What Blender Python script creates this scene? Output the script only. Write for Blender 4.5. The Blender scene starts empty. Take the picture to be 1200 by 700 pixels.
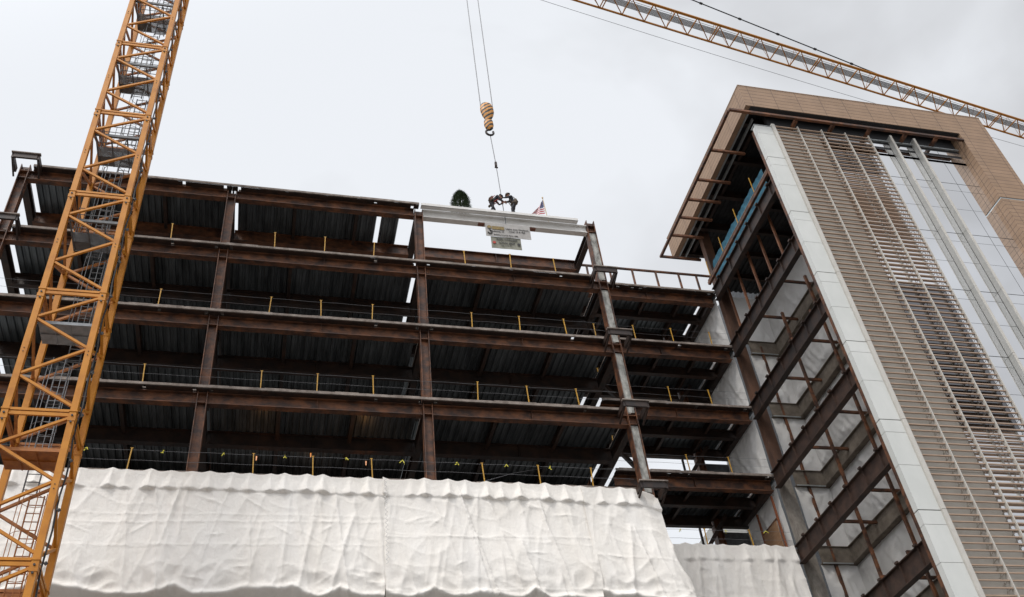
import bpy, bmesh, math, random
from mathutils import Vector, Matrix, noise
R = math.radians
random.seed(7)
scn = bpy.context.scene
col = scn.collection

# ------------------------------------------------------------------ camera
cam_d = bpy.data.cameras.new("camera"); cam = bpy.data.objects.new("camera", cam_d); col.objects.link(cam)
RX = ( 0.9715554, -0.21661061, -0.09570757)
RY = ( 0.07740509, 0.67242475, -0.73610692)
RZ = ( 0.22380471, 0.70776041, 0.67006467)
cam.matrix_world = Matrix(((RX[0], -RY[0], -RZ[0], 0), (RX[1], -RY[1], -RZ[1], 0), (RX[2], -RY[2], -RZ[2], 0), (0, 0, 0, 1)))
cam_d.sensor_width = 36; cam_d.lens = 36*1143.38/1200
cam_d.clip_start = .1; cam_d.clip_end = 3000
scn.camera = cam

# ------------------------------------------------------------------ light
SUN_EL, SUN_AZ = R(57), R(222)      # high, behind the viewer and a little to the left, behind cloud
world = bpy.data.worlds.new("World"); scn.world = world; world.use_nodes = True
nt = world.node_tree; N = nt.nodes; L = nt.links; N.clear()
wo = N.new('ShaderNodeOutputWorld'); mixs = N.new('ShaderNodeMixShader')
b1 = N.new('ShaderNodeBackground'); b2 = N.new('ShaderNodeBackground')
sk = N.new('ShaderNodeTexSky'); sk.sky_type = 'NISHITA'; sk.sun_disc = False
sk.sun_elevation = SUN_EL; sk.sun_rotation = SUN_AZ
L.new(sk.outputs[0], b1.inputs[0]); b1.inputs[1].default_value = .06
tc = N.new('ShaderNodeTexCoord')
mp = N.new('ShaderNodeMapping'); mp.inputs['Scale'].default_value = (1.0, 1.0, 2.0); mp.inputs['Location'].default_value = (3.3, 1.2, .4)
L.new(tc.outputs['Generated'], mp.inputs[0])
nz = N.new('ShaderNodeTexNoise'); nz.inputs['Scale'].default_value = 2.6; nz.inputs['Detail'].default_value = 5; nz.inputs['Roughness'].default_value = .48
nz.inputs['Distortion'].default_value = .3
L.new(mp.outputs[0], nz.inputs[0])
sep = N.new('ShaderNodeSeparateXYZ'); L.new(tc.outputs['Generated'], sep.inputs[0])
m1 = N.new('ShaderNodeMath'); m1.operation = 'MULTIPLY_ADD'; m1.inputs[1].default_value = -.40; m1.inputs[2].default_value = .30
L.new(sep.outputs[0], m1.inputs[0])
m2 = N.new('ShaderNodeMath'); m2.operation = 'ADD'; L.new(nz.outputs[0], m2.inputs[0]); L.new(m1.outputs[0], m2.inputs[1])
rmp = N.new('ShaderNodeValToRGB')
rmp.color_ramp.elements[0].position = .43; rmp.color_ramp.elements[0].color = (.50, .505, .52, 1)
rmp.color_ramp.elements[1].position = .76; rmp.color_ramp.elements[1].color = (.80, .825, .865, 1)
L.new(m2.outputs[0], rmp.inputs[0]); L.new(rmp.outputs[0], b2.inputs[0])
dirv = Vector((math.sin(SUN_AZ)*math.cos(SUN_EL), math.cos(SUN_AZ)*math.cos(SUN_EL), math.sin(SUN_EL)))
dt = N.new('ShaderNodeVectorMath'); dt.operation = 'DOT_PRODUCT'; dt.inputs[1].default_value = dirv
L.new(tc.outputs['Generated'], dt.inputs[0])
gl = N.new('ShaderNodeMapRange'); gl.interpolation_type = 'SMOOTHERSTEP'; gl.inputs[1].default_value = .45; gl.inputs[2].default_value = 1.0; gl.inputs[3].default_value = 1.14; gl.inputs[4].default_value = 2.6
L.new(dt.outputs['Value'], gl.inputs[0]); L.new(gl.outputs[0], b2.inputs[1])
mixs.inputs[0].default_value = .93
L.new(b1.outputs[0], mixs.inputs[1]); L.new(b2.outputs[0], mixs.inputs[2]); L.new(mixs.outputs[0], wo.inputs[0])

sd = bpy.data.lights.new("sun", 'SUN'); sd.energy = 1.5; sd.angle = R(14); sd.color = (1, .96, .9)
so = bpy.data.objects.new("sun", sd); col.objects.link(so)
so.rotation_euler = dirv.to_track_quat('Z', 'Y').to_euler(); so.location = dirv*80
scn.view_settings.view_transform = 'Standard'; scn.view_settings.look = 'None'
scn.view_settings.exposure = 0; scn.view_settings.gamma = 1; scn.view_settings.use_curve_mapping = False
scn.cycles.max_bounces = 6; scn.cycles.diffuse_bounces = 3; scn.cycles.glossy_bounces = 3

# ------------------------------------------------------------------ materials
def mat(name, base, rough=.7, metal=0, var=None, scale=4, stretch=(1, 1, 1), bump=0, bscale=30, detail=6, spec=.5, lo=.35, hi=.65, rvar=0):
    m = bpy.data.materials.new(name); m.use_nodes = True; t = m.node_tree; n = t.nodes; l = t.links
    p = n['Principled BSDF']; p.inputs['Base Color'].default_value = (*base, 1)
    p.inputs['Roughness'].default_value = rough; p.inputs['Metallic'].default_value = metal
    p.inputs['Specular IOR Level'].default_value = spec
    g = n.new('ShaderNodeNewGeometry'); mpn = n.new('ShaderNodeMapping'); mpn.inputs['Scale'].default_value = stretch
    l.new(g.outputs['Position'], mpn.inputs[0])
    if var:
        t1 = n.new('ShaderNodeTexNoise'); t1.inputs['Scale'].default_value = scale; t1.inputs['Detail'].default_value = detail; t1.inputs['Roughness'].default_value = .62
        l.new(mpn.outputs[0], t1.inputs[0])
        cr = n.new('ShaderNodeValToRGB'); cr.color_ramp.elements[0].position = lo; cr.color_ramp.elements[1].position = hi
        cr.color_ramp.elements[0].color = (*base, 1); cr.color_ramp.elements[1].color = (*var, 1)
        l.new(t1.outputs[0], cr.inputs[0]); l.new(cr.outputs[0], p.inputs['Base Color'])
        if rvar:
            mr = n.new('ShaderNodeMapRange'); mr.inputs[3].default_value = rough-rvar; mr.inputs[4].default_value = min(1, rough+rvar)
            l.new(t1.outputs[0], mr.inputs[0]); l.new(mr.outputs[0], p.inputs['Roughness'])
    if bump:
        t2 = n.new('ShaderNodeTexNoise'); t2.inputs['Scale'].default_value = bscale; t2.inputs['Detail'].default_value = 4
        l.new(mpn.outputs[0], t2.inputs[0])
        bp = n.new('ShaderNodeBump'); bp.inputs['Strength'].default_value = bump; bp.inputs['Distance'].default_value = .02
        l.new(t2.outputs[0], bp.inputs['Height']); l.new(bp.outputs[0], p.inputs['Normal'])
    return m
M = {}
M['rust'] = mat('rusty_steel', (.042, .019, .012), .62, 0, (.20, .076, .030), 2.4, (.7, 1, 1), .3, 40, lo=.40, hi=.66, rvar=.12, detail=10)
M['rust_dark'] = mat('dark_and_shaded_steel', (.018, .011, .009), .6, 0, (.060, .028, .016), 1.8, (1, 1, 1), .2, 40, lo=.4, hi=.75)  # dark steel; also puts interior shade into the colour of inner beams
M['rust_bright'] = mat('bright_rust_steel', (.10, .040, .020), .7, 0, (.24, .095, .042), 3, (1, 1, .4), .25, 50)
M['maroon'] = mat('red_oxide_steel', (.026, .014, .010), .62, 0, (.066, .034, .022), 2.2, (1, 1, 1), .2, 40)
M['edge'] = mat('weathered_edge_angle', (.13, .10, .082), .8, 0, (.30, .25, .215), 2.2, (1, 1, 1), .3, 25)
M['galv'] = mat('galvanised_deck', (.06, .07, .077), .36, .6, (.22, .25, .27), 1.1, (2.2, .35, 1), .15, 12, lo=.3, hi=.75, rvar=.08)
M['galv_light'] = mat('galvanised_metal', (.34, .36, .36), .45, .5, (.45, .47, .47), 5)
M['grey_steel'] = mat('dark_grey_steel', (.085, .088, .092), .6, .2, (.14, .145, .15), 6)
M['fireproof'] = mat('fireproofing_coat', (.20, .175, .15), .95, 0, (.30, .27, .235), 5, (1, 1, .6), .7, 35)
M['fp_light'] = mat('pale_fireproofing', (.17, .165, .15), .95, 0, (.48, .47, .43), 4, (1, 1, .5), .7, 35)
M['white_paint'] = mat('white_painted_steel', (.62, .59, .55), .55, 0, (.74, .72, .69), 1.6, (1, 1, 2), .15, 20, lo=.3, hi=.6)
M['orange'] = mat('crane_paint', (.53, .208, .020), .5, 0, (.37, .128, .016), 1.8, (1, 1, .8), .12, 25, lo=.45, hi=.78, rvar=.1, spec=.25, detail=9)
M['orange_dk'] = mat('worn_crane_paint', (.42, .15, .022), .6, 0, (.27, .09, .018), 5, (1, 1, 1), .2, 25)
M['yellow'] = mat('yellow_post', (.55, .30, .02), .5, 0, (.38, .19, .02), 12)
M['ribbon'] = mat('yellow_ribbon', (.70, .62, .06), .6)
M['cable'] = mat('wire_rope', (.10, .10, .105), .5, .6)
M['rope_grey'] = mat('grey_rope', (.22, .22, .23), .6, .3)
M['deck_shade'] = mat('shaded_deck', (.018, .019, .02), .7, 0, (.035, .036, .037), 2)  # near-black colour stands for the shade on covered deck undersides
M['black'] = mat('black_rubber', (.02, .02, .022), .6)
M['beam_fp'] = mat('dusty_floor_beam', (.105, .085, .065), .9, 0, (.20, .165, .13), 2.0, (1, 1, 1), .5, 25)
M['white_panel'] = mat('white_metal_panel', (.58, .585, .555), .38, 0, (.64, .64, .61), .9, (1, 1, .5), 0)
M['louver'] = mat('bronze_louver', (.34, .235, .165), .5, 0, (.41, .29, .21), 1.5, (1, 1, 1))
M['mullion'] = mat('champagne_mullion', (.50, .47, .425), .45, 0, (.56, .53, .48), 2)
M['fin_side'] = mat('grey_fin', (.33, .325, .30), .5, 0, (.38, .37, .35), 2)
M['backpan'] = mat('beige_wall_panel', (.40, .37, .325), .5, 0, (.47, .44, .39), 1.2)
M['joint'] = mat('dark_joint', (.03, .03, .032), .6)
M['blue'] = mat('blue_netting', (.012, .085, .14), .7, 0, (.03, .16, .23), 3, (1, 1, 1), .5, 12)
M['ply'] = mat('plywood', (.30, .17, .09), .8, 0, (.22, .12, .06), 3, (1, 1, 6))
M['orange_tube'] = mat('orange_primed_stud', (.20, .06, .022), .7)
M['asphalt'] = mat('concrete_yard', (.13, .125, .12), .9, 0, (.20, .195, .185), .4, (1, 1, 1), .3, 60)
M['cloth_dark'] = mat('dark_workwear', (.018, .018, .024), .85, 0, (.035, .034, .04), 20)
M['skin'] = mat('skin', (.36, .19, .13), .6)
M['tan'] = mat('tan_leather', (.22, .15, .09), .8, 0, (.12, .08, .05), 20)
M['bag'] = mat('dark_canvas', (.07, .05, .035), .9, 0, (.12, .09, .06), 20)
M['red'] = mat('red_webbing', (.40, .05, .035), .7)
M['block'] = mat('timber_block', (.16, .06, .04), .8, 0, (.24, .11, .07), 8)
M['hat'] = mat('brown_hard_hat', (.085, .055, .04), .45)
M['needle'] = mat('spruce_needles', (.018, .035, .014), .8, 0, (.045, .07, .025), 12)
M['bark'] = mat('bark', (.09, .06, .04), .9)
M['banner'] = mat('white_banner_vinyl', (.32, .30, .28), .5, 0, (.40, .375, .35), 3)
M['banner2'] = mat('olive_banner_cloth', (.17, .165, .125), .7, 0, (.27, .26, .21), 4)
M['ink'] = mat('black_ink', (.02, .018, .016), .6)
M['gold'] = mat('gold_ink', (.30, .20, .05), .6, 0, (.14, .10, .04), 15)
M['flag_red'] = mat('flag_red', (.42, .03, .04), .7); M['flag_white'] = mat('flag_white', (.75, .74, .74), .7); M['flag_blue'] = mat('flag_blue', (.03, .04, .14), .7)
M['pole'] = mat('pine_pole', (.55, .40, .22), .6)
M['walk'] = mat('grey_walkway_grating', (.17, .18, .19), .6, .3, (.24, .25, .26), 6)
M['rear'] = mat('rear_column_steel', (.045, .022, .014), .65, 0, (.12, .055, .030), 1.2, (1, 1, .35), .25, 40)
M['jib'] = mat('jib_paint', (.50, .205, .02), .5, 0, (.38, .14, .018), 4, spec=.25)

def tarp_mat(name, a, b, tr=.12):
    m = mat(name, a, .8, 0, b, .7, (1, 1, .35), 0, spec=.2, lo=.3, hi=.7)
    t = m.node_tree; n = t.nodes; l = t.links; p = n['Principled BSDF']
    g = n.new('ShaderNodeNewGeometry')
    h = None
    for sc, st, w, rot in ((1.1, (2.6, 1, .5), 1.0, .10), (2.4, (1, 1, 1.3), .55, -.5), (6.5, (1.6, 1, 1), .30, .7)):
        mp_ = n.new('ShaderNodeMapping'); mp_.inputs['Scale'].default_value = st; mp_.inputs['Rotation'].default_value = (0, rot, 0)
        l.new(g.outputs['Position'], mp_.inputs[0])
        tx = n.new('ShaderNodeTexNoise'); tx.inputs['Scale'].default_value = sc; tx.inputs['Detail'].default_value = 3; tx.inputs['Distortion'].default_value = 1.2
        l.new(mp_.outputs[0], tx.inputs[0])
        s = n.new('ShaderNodeMath'); s.operation = 'SUBTRACT'; s.inputs[1].default_value = .5; l.new(tx.outputs[0], s.inputs[0])
        ab = n.new('ShaderNodeMath'); ab.operation = 'ABSOLUTE'; l.new(s.outputs[0], ab.inputs[0])
        pw = n.new('ShaderNodeMath'); pw.operation = 'POWER'; pw.inputs[1].default_value = .6; l.new(ab.outputs[0], pw.inputs[0])
        mu = n.new('ShaderNodeMath'); mu.operation = 'MULTIPLY'; mu.inputs[1].default_value = w; l.new(pw.outputs[0], mu.inputs[0])
        if h is None: h = mu
        else:
            ad = n.new('ShaderNodeMath'); l.new(h.outputs[0], ad.inputs[0]); l.new(mu.outputs[0], ad.inputs[1]); h = ad
    vo = n.new('ShaderNodeTexVoronoi'); vo.feature = 'F1'; vo.distance = 'MANHATTAN'; vo.inputs['Scale'].default_value = 2.6
    wn = n.new('ShaderNodeTexNoise'); wn.inputs['Scale'].default_value = 1.7; wn.inputs['Detail'].default_value = 4; l.new(g.outputs['Position'], wn.inputs[0])
    wa = n.new('ShaderNodeVectorMath'); wa.operation = 'MULTIPLY_ADD'; wa.inputs[1].default_value = (1.3, 1.3, 1.3); l.new(wn.outputs['Color'], wa.inputs[0]); l.new(g.outputs['Position'], wa.inputs[2])
    l.new(wa.outputs[0], vo.inputs[0])
    vm = n.new('ShaderNodeMath'); vm.operation = 'MULTIPLY_ADD'; vm.inputs[1].default_value = .45; l.new(vo.outputs['Distance'], vm.inputs[0]); l.new(h.outputs[0], vm.inputs[2]); h = vm
    bp = n.new('ShaderNodeBump'); bp.inputs['Strength'].default_value = .24; bp.inputs['Distance'].default_value = .08
    l.new(h.outputs[0], bp.inputs['Height']); l.new(bp.outputs[0], p.inputs['Normal'])
    if tr:
        td = n.new('ShaderNodeBsdfTranslucent'); td.inputs[0].default_value = (*b, 1)
        mx = n.new('ShaderNodeMixShader'); mx.inputs[0].default_value = tr
        l.new(p.outputs[0], mx.inputs[1]); l.new(td.outputs[0], mx.inputs[2]); l.new(mx.outputs[0], n['Material Output'].inputs[0])
    return m
M['tarp'] = tarp_mat('white_tarpaulin', (.86, .805, .735), (.90, .86, .81))
M['sheet'] = tarp_mat('white_plastic_sheet', (.76, .735, .70), (.82, .80, .775), .35)

def terracotta():
    m = bpy.data.materials.new('terracotta_panels'); m.use_nodes = True; t = m.node_tree; n = t.nodes; l = t.links; p = n['Principled BSDF']
    p.inputs['Roughness'].default_value = .6
    g = n.new('ShaderNodeNewGeometry'); s = n.new('ShaderNodeSeparateXYZ'); l.new(g.outputs['Position'], s.inputs[0])
    a = n.new('ShaderNodeMath'); l.new(s.outputs[0], a.inputs[0]); l.new(s.outputs[1], a.inputs[1])
    c = n.new('ShaderNodeCombineXYZ'); l.new(a.outputs[0], c.inputs[0]); l.new(s.outputs[2], c.inputs[1])
    br = n.new('ShaderNodeTexBrick'); br.offset = 0; br.inputs['Scale'].default_value = 1
    br.inputs['Brick Width'].default_value = 1.5; br.inputs['Row Height'].default_value = .305; br.inputs['Mortar Size'].default_value = .014
    br.inputs['Mortar Smooth'].default_value = .1
    br.inputs['Color1'].default_value = (.36, .228, .140, 1); br.inputs['Color2'].default_value = (.39, .25, .158, 1); br.inputs['Mortar'].default_value = (.13, .08, .052, 1)
    l.new(c.outputs[0], br.inputs[0])
    nz = n.new('ShaderNodeTexNoise'); nz.inputs['Scale'].default_value = 1.2; l.new(g.outputs['Position'], nz.inputs[0])
    mx = n.new('ShaderNodeMixRGB'); mx.blend_type = 'MULTIPLY'; mx.inputs[0].default_value = .35
    l.new(br.outputs[0], mx.inputs[1]); l.new(nz.outputs[0], mx.inputs[2]); l.new(mx.outputs[0], p.inputs['Base Color'])
    bp = n.new('ShaderNodeBump'); bp.inputs['Strength'].default_value = .6; bp.inputs['Distance'].default_value = .02; bp.invert = True
    l.new(br.outputs['Fac'], bp.inputs['Height']); l.new(bp.outputs[0], p.inputs['Normal'])
    return m
M['terra'] = terracotta()
def glass():
    m = bpy.data.materials.new('reflective_glass'); m.use_nodes = True; p = m.node_tree.nodes['Principled BSDF']
    n = m.node_tree.nodes; l = m.node_tree.links
    p.inputs['Base Color'].default_value = (.90, .91, .925, 1); p.inputs['Metallic'].default_value = 1; p.inputs['Roughness'].default_value = .02
    g = n.new('ShaderNodeNewGeometry'); nz = n.new('ShaderNodeTexNoise'); nz.inputs['Scale'].default_value = .35; nz.inputs['Detail'].default_value = 1
    l.new(g.outputs['Position'], nz.inputs[0]); bp = n.new('ShaderNodeBump'); bp.inputs['Strength'].default_value = .25; bp.inputs['Distance'].default_value = .03
    l.new(nz.outputs[0], bp.inputs['Height']); l.new(bp.outputs[0], p.inputs['Normal'])
    return m
M['glass'] = glass()
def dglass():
    m = M['glass'].copy(); m.name = 'darker_glass'; m.node_tree.nodes['Principled BSDF'].inputs['Base Color'].default_value = (.22, .22, .23, 1); return m  # darker base colour for some panes behind the louvers
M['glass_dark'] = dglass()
def stripes():
    m = bpy.data.materials.new('black_and_orange_hazard_paint'); m.use_nodes = True; n = m.node_tree.nodes; l = m.node_tree.links; p = n['Principled BSDF']
    g = n.new('ShaderNodeNewGeometry'); mpn = n.new('ShaderNodeMapping'); mpn.inputs['Rotation'].default_value = (0, .7, 0)
    l.new(g.outputs['Position'], mpn.inputs[0])
    w = n.new('ShaderNodeTexWave'); w.wave_type = 'BANDS'; w.bands_direction = 'Z'; w.inputs['Scale'].default_value = 1.25; w.inputs['Distortion'].default_value = 1.5; w.inputs['Detail Scale'].default_value = 2
    l.new(mpn.outputs[0], w.inputs[0])
    cr = n.new('ShaderNodeValToRGB'); cr.color_ramp.interpolation = 'CONSTANT'; cr.color_ramp.elements[0].color = (.02, .02, .02, 1)
    cr.color_ramp.elements[1].position = .42; cr.color_ramp.elements[1].color = (.62, .27, .05, 1)
    l.new(w.outputs[0], cr.inputs[0]); l.new(cr.outputs[0], p.inputs['Base Color']); p.inputs['Roughness'].default_value = .5
    return m
M['hazard'] = stripes()
def lampmat():
    m = bpy.data.materials.new('lit_work_lamp'); m.use_nodes = True; p = m.node_tree.nodes['Principled BSDF']
    p.inputs['Emission Color'].default_value = (1, .34, .05, 1); p.inputs['Emission Strength'].default_value = .7
    return m
M['lamp'] = lampmat()

# ------------------------------------------------------------------ mesh helpers
class MB:
    def __init__(s): s.v = []; s.f = []; s.mi = []; s.cur = 0
    def face(s, idx): s.f.append(idx); s.mi.append(s.cur)
    def hexa(s, p8):
        b = len(s.v); s.v += [tuple(p) for p in p8]
        for q in ((0, 3, 2, 1), (4, 5, 6, 7), (0, 1, 5, 4), (1, 2, 6, 5), (2, 3, 7, 6), (3, 0, 4, 7)): s.face([b+i for i in q])
        return s
    def box(s, x0, x1, y0, y1, z0, z1):
        return s.hexa([(x0, y0, z0), (x1, y0, z0), (x1, y1, z0), (x0, y1, z0), (x0, y0, z1), (x1, y0, z1), (x1, y1, z1), (x0, y1, z1)])
    def bar(s, p, q, w, h=None, up=(0, 0, 1)):
        h = h or w; p = Vector(p); q = Vector(q); d = (q-p).normalized(); u = Vector(up)
        if abs(d.dot(u)) > .98: u = Vector((0, 1, 0))
        a = d.cross(u).normalized()*(w/2); b = a.cross(d).normalized()*(h/2)
        return s.hexa([p-a-b, p+a-b, p+a+b, p-a+b, q-a-b, q+a-b, q+a+b, q-a+b])
    def tube(s, p, q, r, n=8, r2=None, cap=True):
        r2 = r if r2 is None else r2; p = Vector(p); q = Vector(q); d = (q-p).normalized()
        u = Vector((0, 0, 1)) if abs(d.z) < .9 else Vector((1, 0, 0)); a = d.cross(u).normalized(); b = a.cross(d)
        k = len(s.v)
        for c, rr in ((p, r), (q, r2)):
            for i in range(n):
                t = 2*math.pi*i/n; s.v.append(tuple(c+a*math.cos(t)*rr+b*math.sin(t)*rr))
        for i in range(n): j = (i+1) % n; s.face([k+i, k+j, k+n+j, k+n+i])
        if cap: s.face([k+i for i in range(n)][::-1]); s.face([k+n+i for i in range(n)])
        return s
    def path(s, pts, r, n=6):
        for a, b in zip(pts[:-1], pts[1:]): s.tube(a, b, r, n)
        return s
    def ibeam(s, p, q, depth, fw, tf=.03, tw=.02, up=(0, 0, 1)):
        # p, q on the centre line
        p = Vector(p); q = Vector(q); d = (q-p).normalized(); u = Vector(up); a = d.cross(u).normalized(); b = a.cross(d).normalized()
        o = b*(depth/2-tf/2)
        s.bar(p+o, q+o, fw, tf, up); s.bar(p-o, q-o, fw, tf, up); s.bar(p, q, tw, depth-2*tf, up)
        return s
    def build(s, name, mats, parent=None, smooth=False):
        me = bpy.data.meshes.new(name); me.from_pydata(s.v, [], s.f)
        mats = mats if isinstance(mats, (list, tuple)) else [mats]
        for m in mats: me.materials.append(m)
        for i, pl in enumerate(me.polygons):
            pl.material_index = s.mi[i]; pl.use_smooth = smooth
        me.update()
        o = bpy.data.objects.new(name, me); col.objects.link(o)
        if parent:
            o.parent = parent; bpy_loc(o, parent)
        return o
def wloc(o):
    v = Vector((0, 0, 0))
    while o: v = v+o.location; o = o.parent
    return v
def bpy_loc(o, parent):
    # vertices are given in world space; keep them there
    o.location = -wloc(parent)
def empty(name, loc, label, cat, group=None, kind=None):
    o = bpy.data.objects.new(name, None); col.objects.link(o); o.location = loc; o.empty_display_size = .3
    return tag(o, label, cat, group, kind)
def tag(o, label=None, cat=None, group=None, kind=None):
    if label: o['label'] = label
    if cat: o['category'] = cat
    if group: o['group'] = group
    if kind: o['kind'] = kind
    return o
def copy_tree(o, parent=None):
    c = o.copy(); col.objects.link(c); c.parent = parent
    for ch in list(o.children): copy_tree(ch, c)
    return c

# ------------------------------------------------------------------ ground
g = MB(); g.box(-900, 900, -900, 900, -2.2, -1.6); tag(g.build('ground', M['asphalt']), kind='structure')

# ================================================================== steel frame under construction
ZL = [38.25, 34.05, 29.86, 25.62, 21.41, 17.2, 13.0, 8.8, 4.6]     # floor edges of the left wing
ZR = [38.05, 33.83, 29.60, 25.33, 21.15, 16.95, 12.7, 8.5, 4.3]    # floor edges of the right wing
YF = 33.70                                                         # slab edge plane
CX = [-12.70, -3.09, 6.30, 15.72]; CY = 34.15
frame = empty('steel_frame_building', (2, 36, -1.6), 'unfinished rusty steel frame building with open floors and corrugated deck undersides', 'building')

def column(x, y, z0, z1, fill=None, w=.42, d=.42):
    b = MB(); t = .035
    b.box(x-w/2, x-w/2+t, y-d/2, y+d/2, z0, z1); b.box(x+w/2-t, x+w/2, y-d/2, y+d/2, z0, z1)
    b.box(x-w/2+t, x+w/2-t, y-.015, y+.015, z0, z1)
    b.cur = 0
    for z in ZL[:7]:
        for zz in (z-.22, z-.70):
            if z0 < zz < z1: b.box(x-w/2+t, x+w/2-t, y-d/2+.03, y-.016, zz, zz+.03)
    o = b.build('column', M['rust'], frame)
    if fill:
        f = MB()
        for z in range(len(ZL)-1):
            za, zb = ZL[z+1]+.0, ZL[z]-.74
            if zb < z1 and za > z0-1: f.box(x-w/2+t+.004, x+w/2-t-.004, y-d/2+.10, y-.018, max(za, z0), zb)
        f.build('fireproofing', fill, o)
    return o
column(CX[0], CY, -1.6, 38.45); column(CX[1], CY, -1.6, 38.02); column(CX[2], CY, -1.6, 38.02)
column(CX[3], CY, -1.6, 38.42, M['fp_light'], .46, .46)
for x in CX:
    for y in (46.0,):
        if x < 15: column(x, y, -1.6, 38.0)
column(16.1, 42.2, -1.6, 37.9); column(22.95, 42.2, -1.6, 37.9)

def girder(p, q, zt, depth=.55, fw=.32, m='rust', stiff=True):
    b = MB(); zc = zt-depth/2
    P = Vector((p[0], p[1], zc)); Q = Vector((q[0], q[1], zc)); b.ibeam(P, Q, depth, fw)
    if stiff:
        n = max(1, int((Q-P).length/3.1)); d = (Q-P)/n; s = d.normalized().cross(Vector((0, 0, 1)))
        for i in range(1, n):
            c = P+d*i
            b.bar(c-s*.14, c+s*.14, .02, depth-.07)
        for s_ in (-1, 1):
            c = (P if s_ < 0 else Q)-s_*(Q-P).normalized()*.16
            if abs(Q.y-P.y) < .01:
                b.box(c.x-.09, c.x+.09, c.y-.03, c.y-.011, zc-.19, zc+.19)
                for hz in (-.13, -.04, .05, .14): b.tube((c.x, c.y-.05, zc+hz), (c.x, c.y-.03, zc+hz), .018, 6)
    return b.build('girder', M[m], frame)
# front girders, left wing
for k, z in enumerate(ZL[:6]):
    for i in range(3):
        if k == 0 and i == 2: continue
        girder((CX[i]+.215, CY), (CX[i+1]-.235, CY), z-.17)
    # depth girders on the column lines
    for i in range(4):
        yend = 45.8 if not (k == 0 and i == 3) else 45.8
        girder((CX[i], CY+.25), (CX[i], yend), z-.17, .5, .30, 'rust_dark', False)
    # the cross beam behind
    for i in range(3):
        girder((CX[i]+.16, 36.85), (CX[i+1]-.16, 36.85), z-.17, .72, .30, 'rust' if k == 0 else 'rust_dark')  # roof-level beam in lit rust; shade on lower ones put into darker colour
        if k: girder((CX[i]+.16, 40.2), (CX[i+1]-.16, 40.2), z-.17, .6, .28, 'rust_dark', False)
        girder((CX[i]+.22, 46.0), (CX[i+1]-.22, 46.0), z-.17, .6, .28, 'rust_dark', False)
# joists running back at the third points
for k, z in enumerate(ZL[:6]):
    for i in range(3):
        if k == 0 and i == 2: continue
        for t in (1, 2):
            x = CX[i]+(CX[i+1]-CX[i])*t/3
            b = MB(); b.ibeam((x, CY+.17, z-.36), (x, 36.69, z-.36), .36, .16, .02, .012)
            b.ibeam((x, 37.01, z-.36), (x, 45.8, z-.36), .36, .16, .02, .012)
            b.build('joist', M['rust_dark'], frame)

def deck(x0, x1, y0, y1, zt, slots=(), mtop='edge', parent=None, mrib='galv'):
    # corrugated deck: ribs run back, with open slots along x
    parent = parent or frame
    b = MB(); spans = []; c = x0
    for s0, s1 in sorted(slots):
        if s0 > c: spans.append((c, s0))
        c = max(c, s1)
    if c < x1: spans.append((c, x1))
    for a, e in spans:
        n = max(1, round((e-a)/.305)); w = (e-a)/n
        zu, zb, ztp = zt-.165, zt-.095, zt-.06
        pts = []
        for i in range(n):
            q = a+i*w
            pts += [(q, zb), (q+w*.30, zb), (q+w*.42, zu), (q+w*.88, zu)]
        pts.append((e, zb))
        k = len(b.v)
        for (x, z) in pts: b.v += [(x, y0, z), (x, y1, z)]
        for i in range(len(pts)-1): b.face([k+2*i, k+2*i+1, k+2*i+3, k+2*i+2])
        b.cur = 1; b.box(a, e, y0, y1, ztp, zt-.005); b.cur = 0
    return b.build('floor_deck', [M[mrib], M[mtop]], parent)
for k, z in enumerate(ZL[:9]):
    for i in range(3):
        if k == 0 and i == 2: continue
        a, e = CX[i], CX[i+1]
        sl = []
        if i == 0: sl = [(a, a+.34), (e-.05, e)]
        if i == 1: sl = [(a, a+.29), (e-.34, e)]
        if i == 2: sl = [(a, a+.1), (e-.34, e)]
        if i == 0: sl[0] = (-12.56, -12.33)
        if i == 1: sl = [(-3.0, -2.79), (5.96, 6.16)]
        if i == 2: sl = [(15.30, 15.52)]
        if k == 0 and i == 1: sl = [(-3.0, -2.79), (4.24, 4.48), (5.40, 6.35)]
        if k >= 6: sl = []
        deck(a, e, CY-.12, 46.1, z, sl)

# slab edge: overhang plate, angle, loose flashing, with the little openings beside the columns
def slab_edge(x0, x1, yf, z, holes, seed, drop=.17, back=.34):
    b = MB(); c = x0
    b.box(x0, x1, yf, yf+.05, z-.12, z); b.cur = 1                    # edge angle
    for h in sorted(holes)+[x1+.07]:
        a1 = min(h-.07, x1)
        if a1 > c: b.box(c, a1, yf+.05, yf+back, z-.15, z-.125)  # overhang shade put into the plate's dark colour
        c = h+.07
    b.cur = 0; rr = random.Random(seed); x = x0+.1
    while x < x1-.5:
        w = rr.uniform(.9, 2.1); w = min(w, x1-x)
        if rr.random() < .8: b.box(x, x+w, yf+.03, yf+.30, z+.002, z+rr.uniform(.02, .055))
        x += w+rr.uniform(.02, .25)
    return b.build('edge_angle', [M['edge'], M['rust_dark']], frame)
for k, z in enumerate(ZL[:6]):
    for i in range(3):
        if k == 0 and i == 2: continue
        a, e = CX[i], CX[i+1]
        x0 = a+(.42 if i == 0 else 0); x1 = e if i < 2 else e-.55
        hs = [a+.34, e-.34] if i else [e-.34]
        hs.append(a+(e-a)*.76)
        slab_edge(x0+.002, x1-.002, YF, z, hs, k*10+i)
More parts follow.
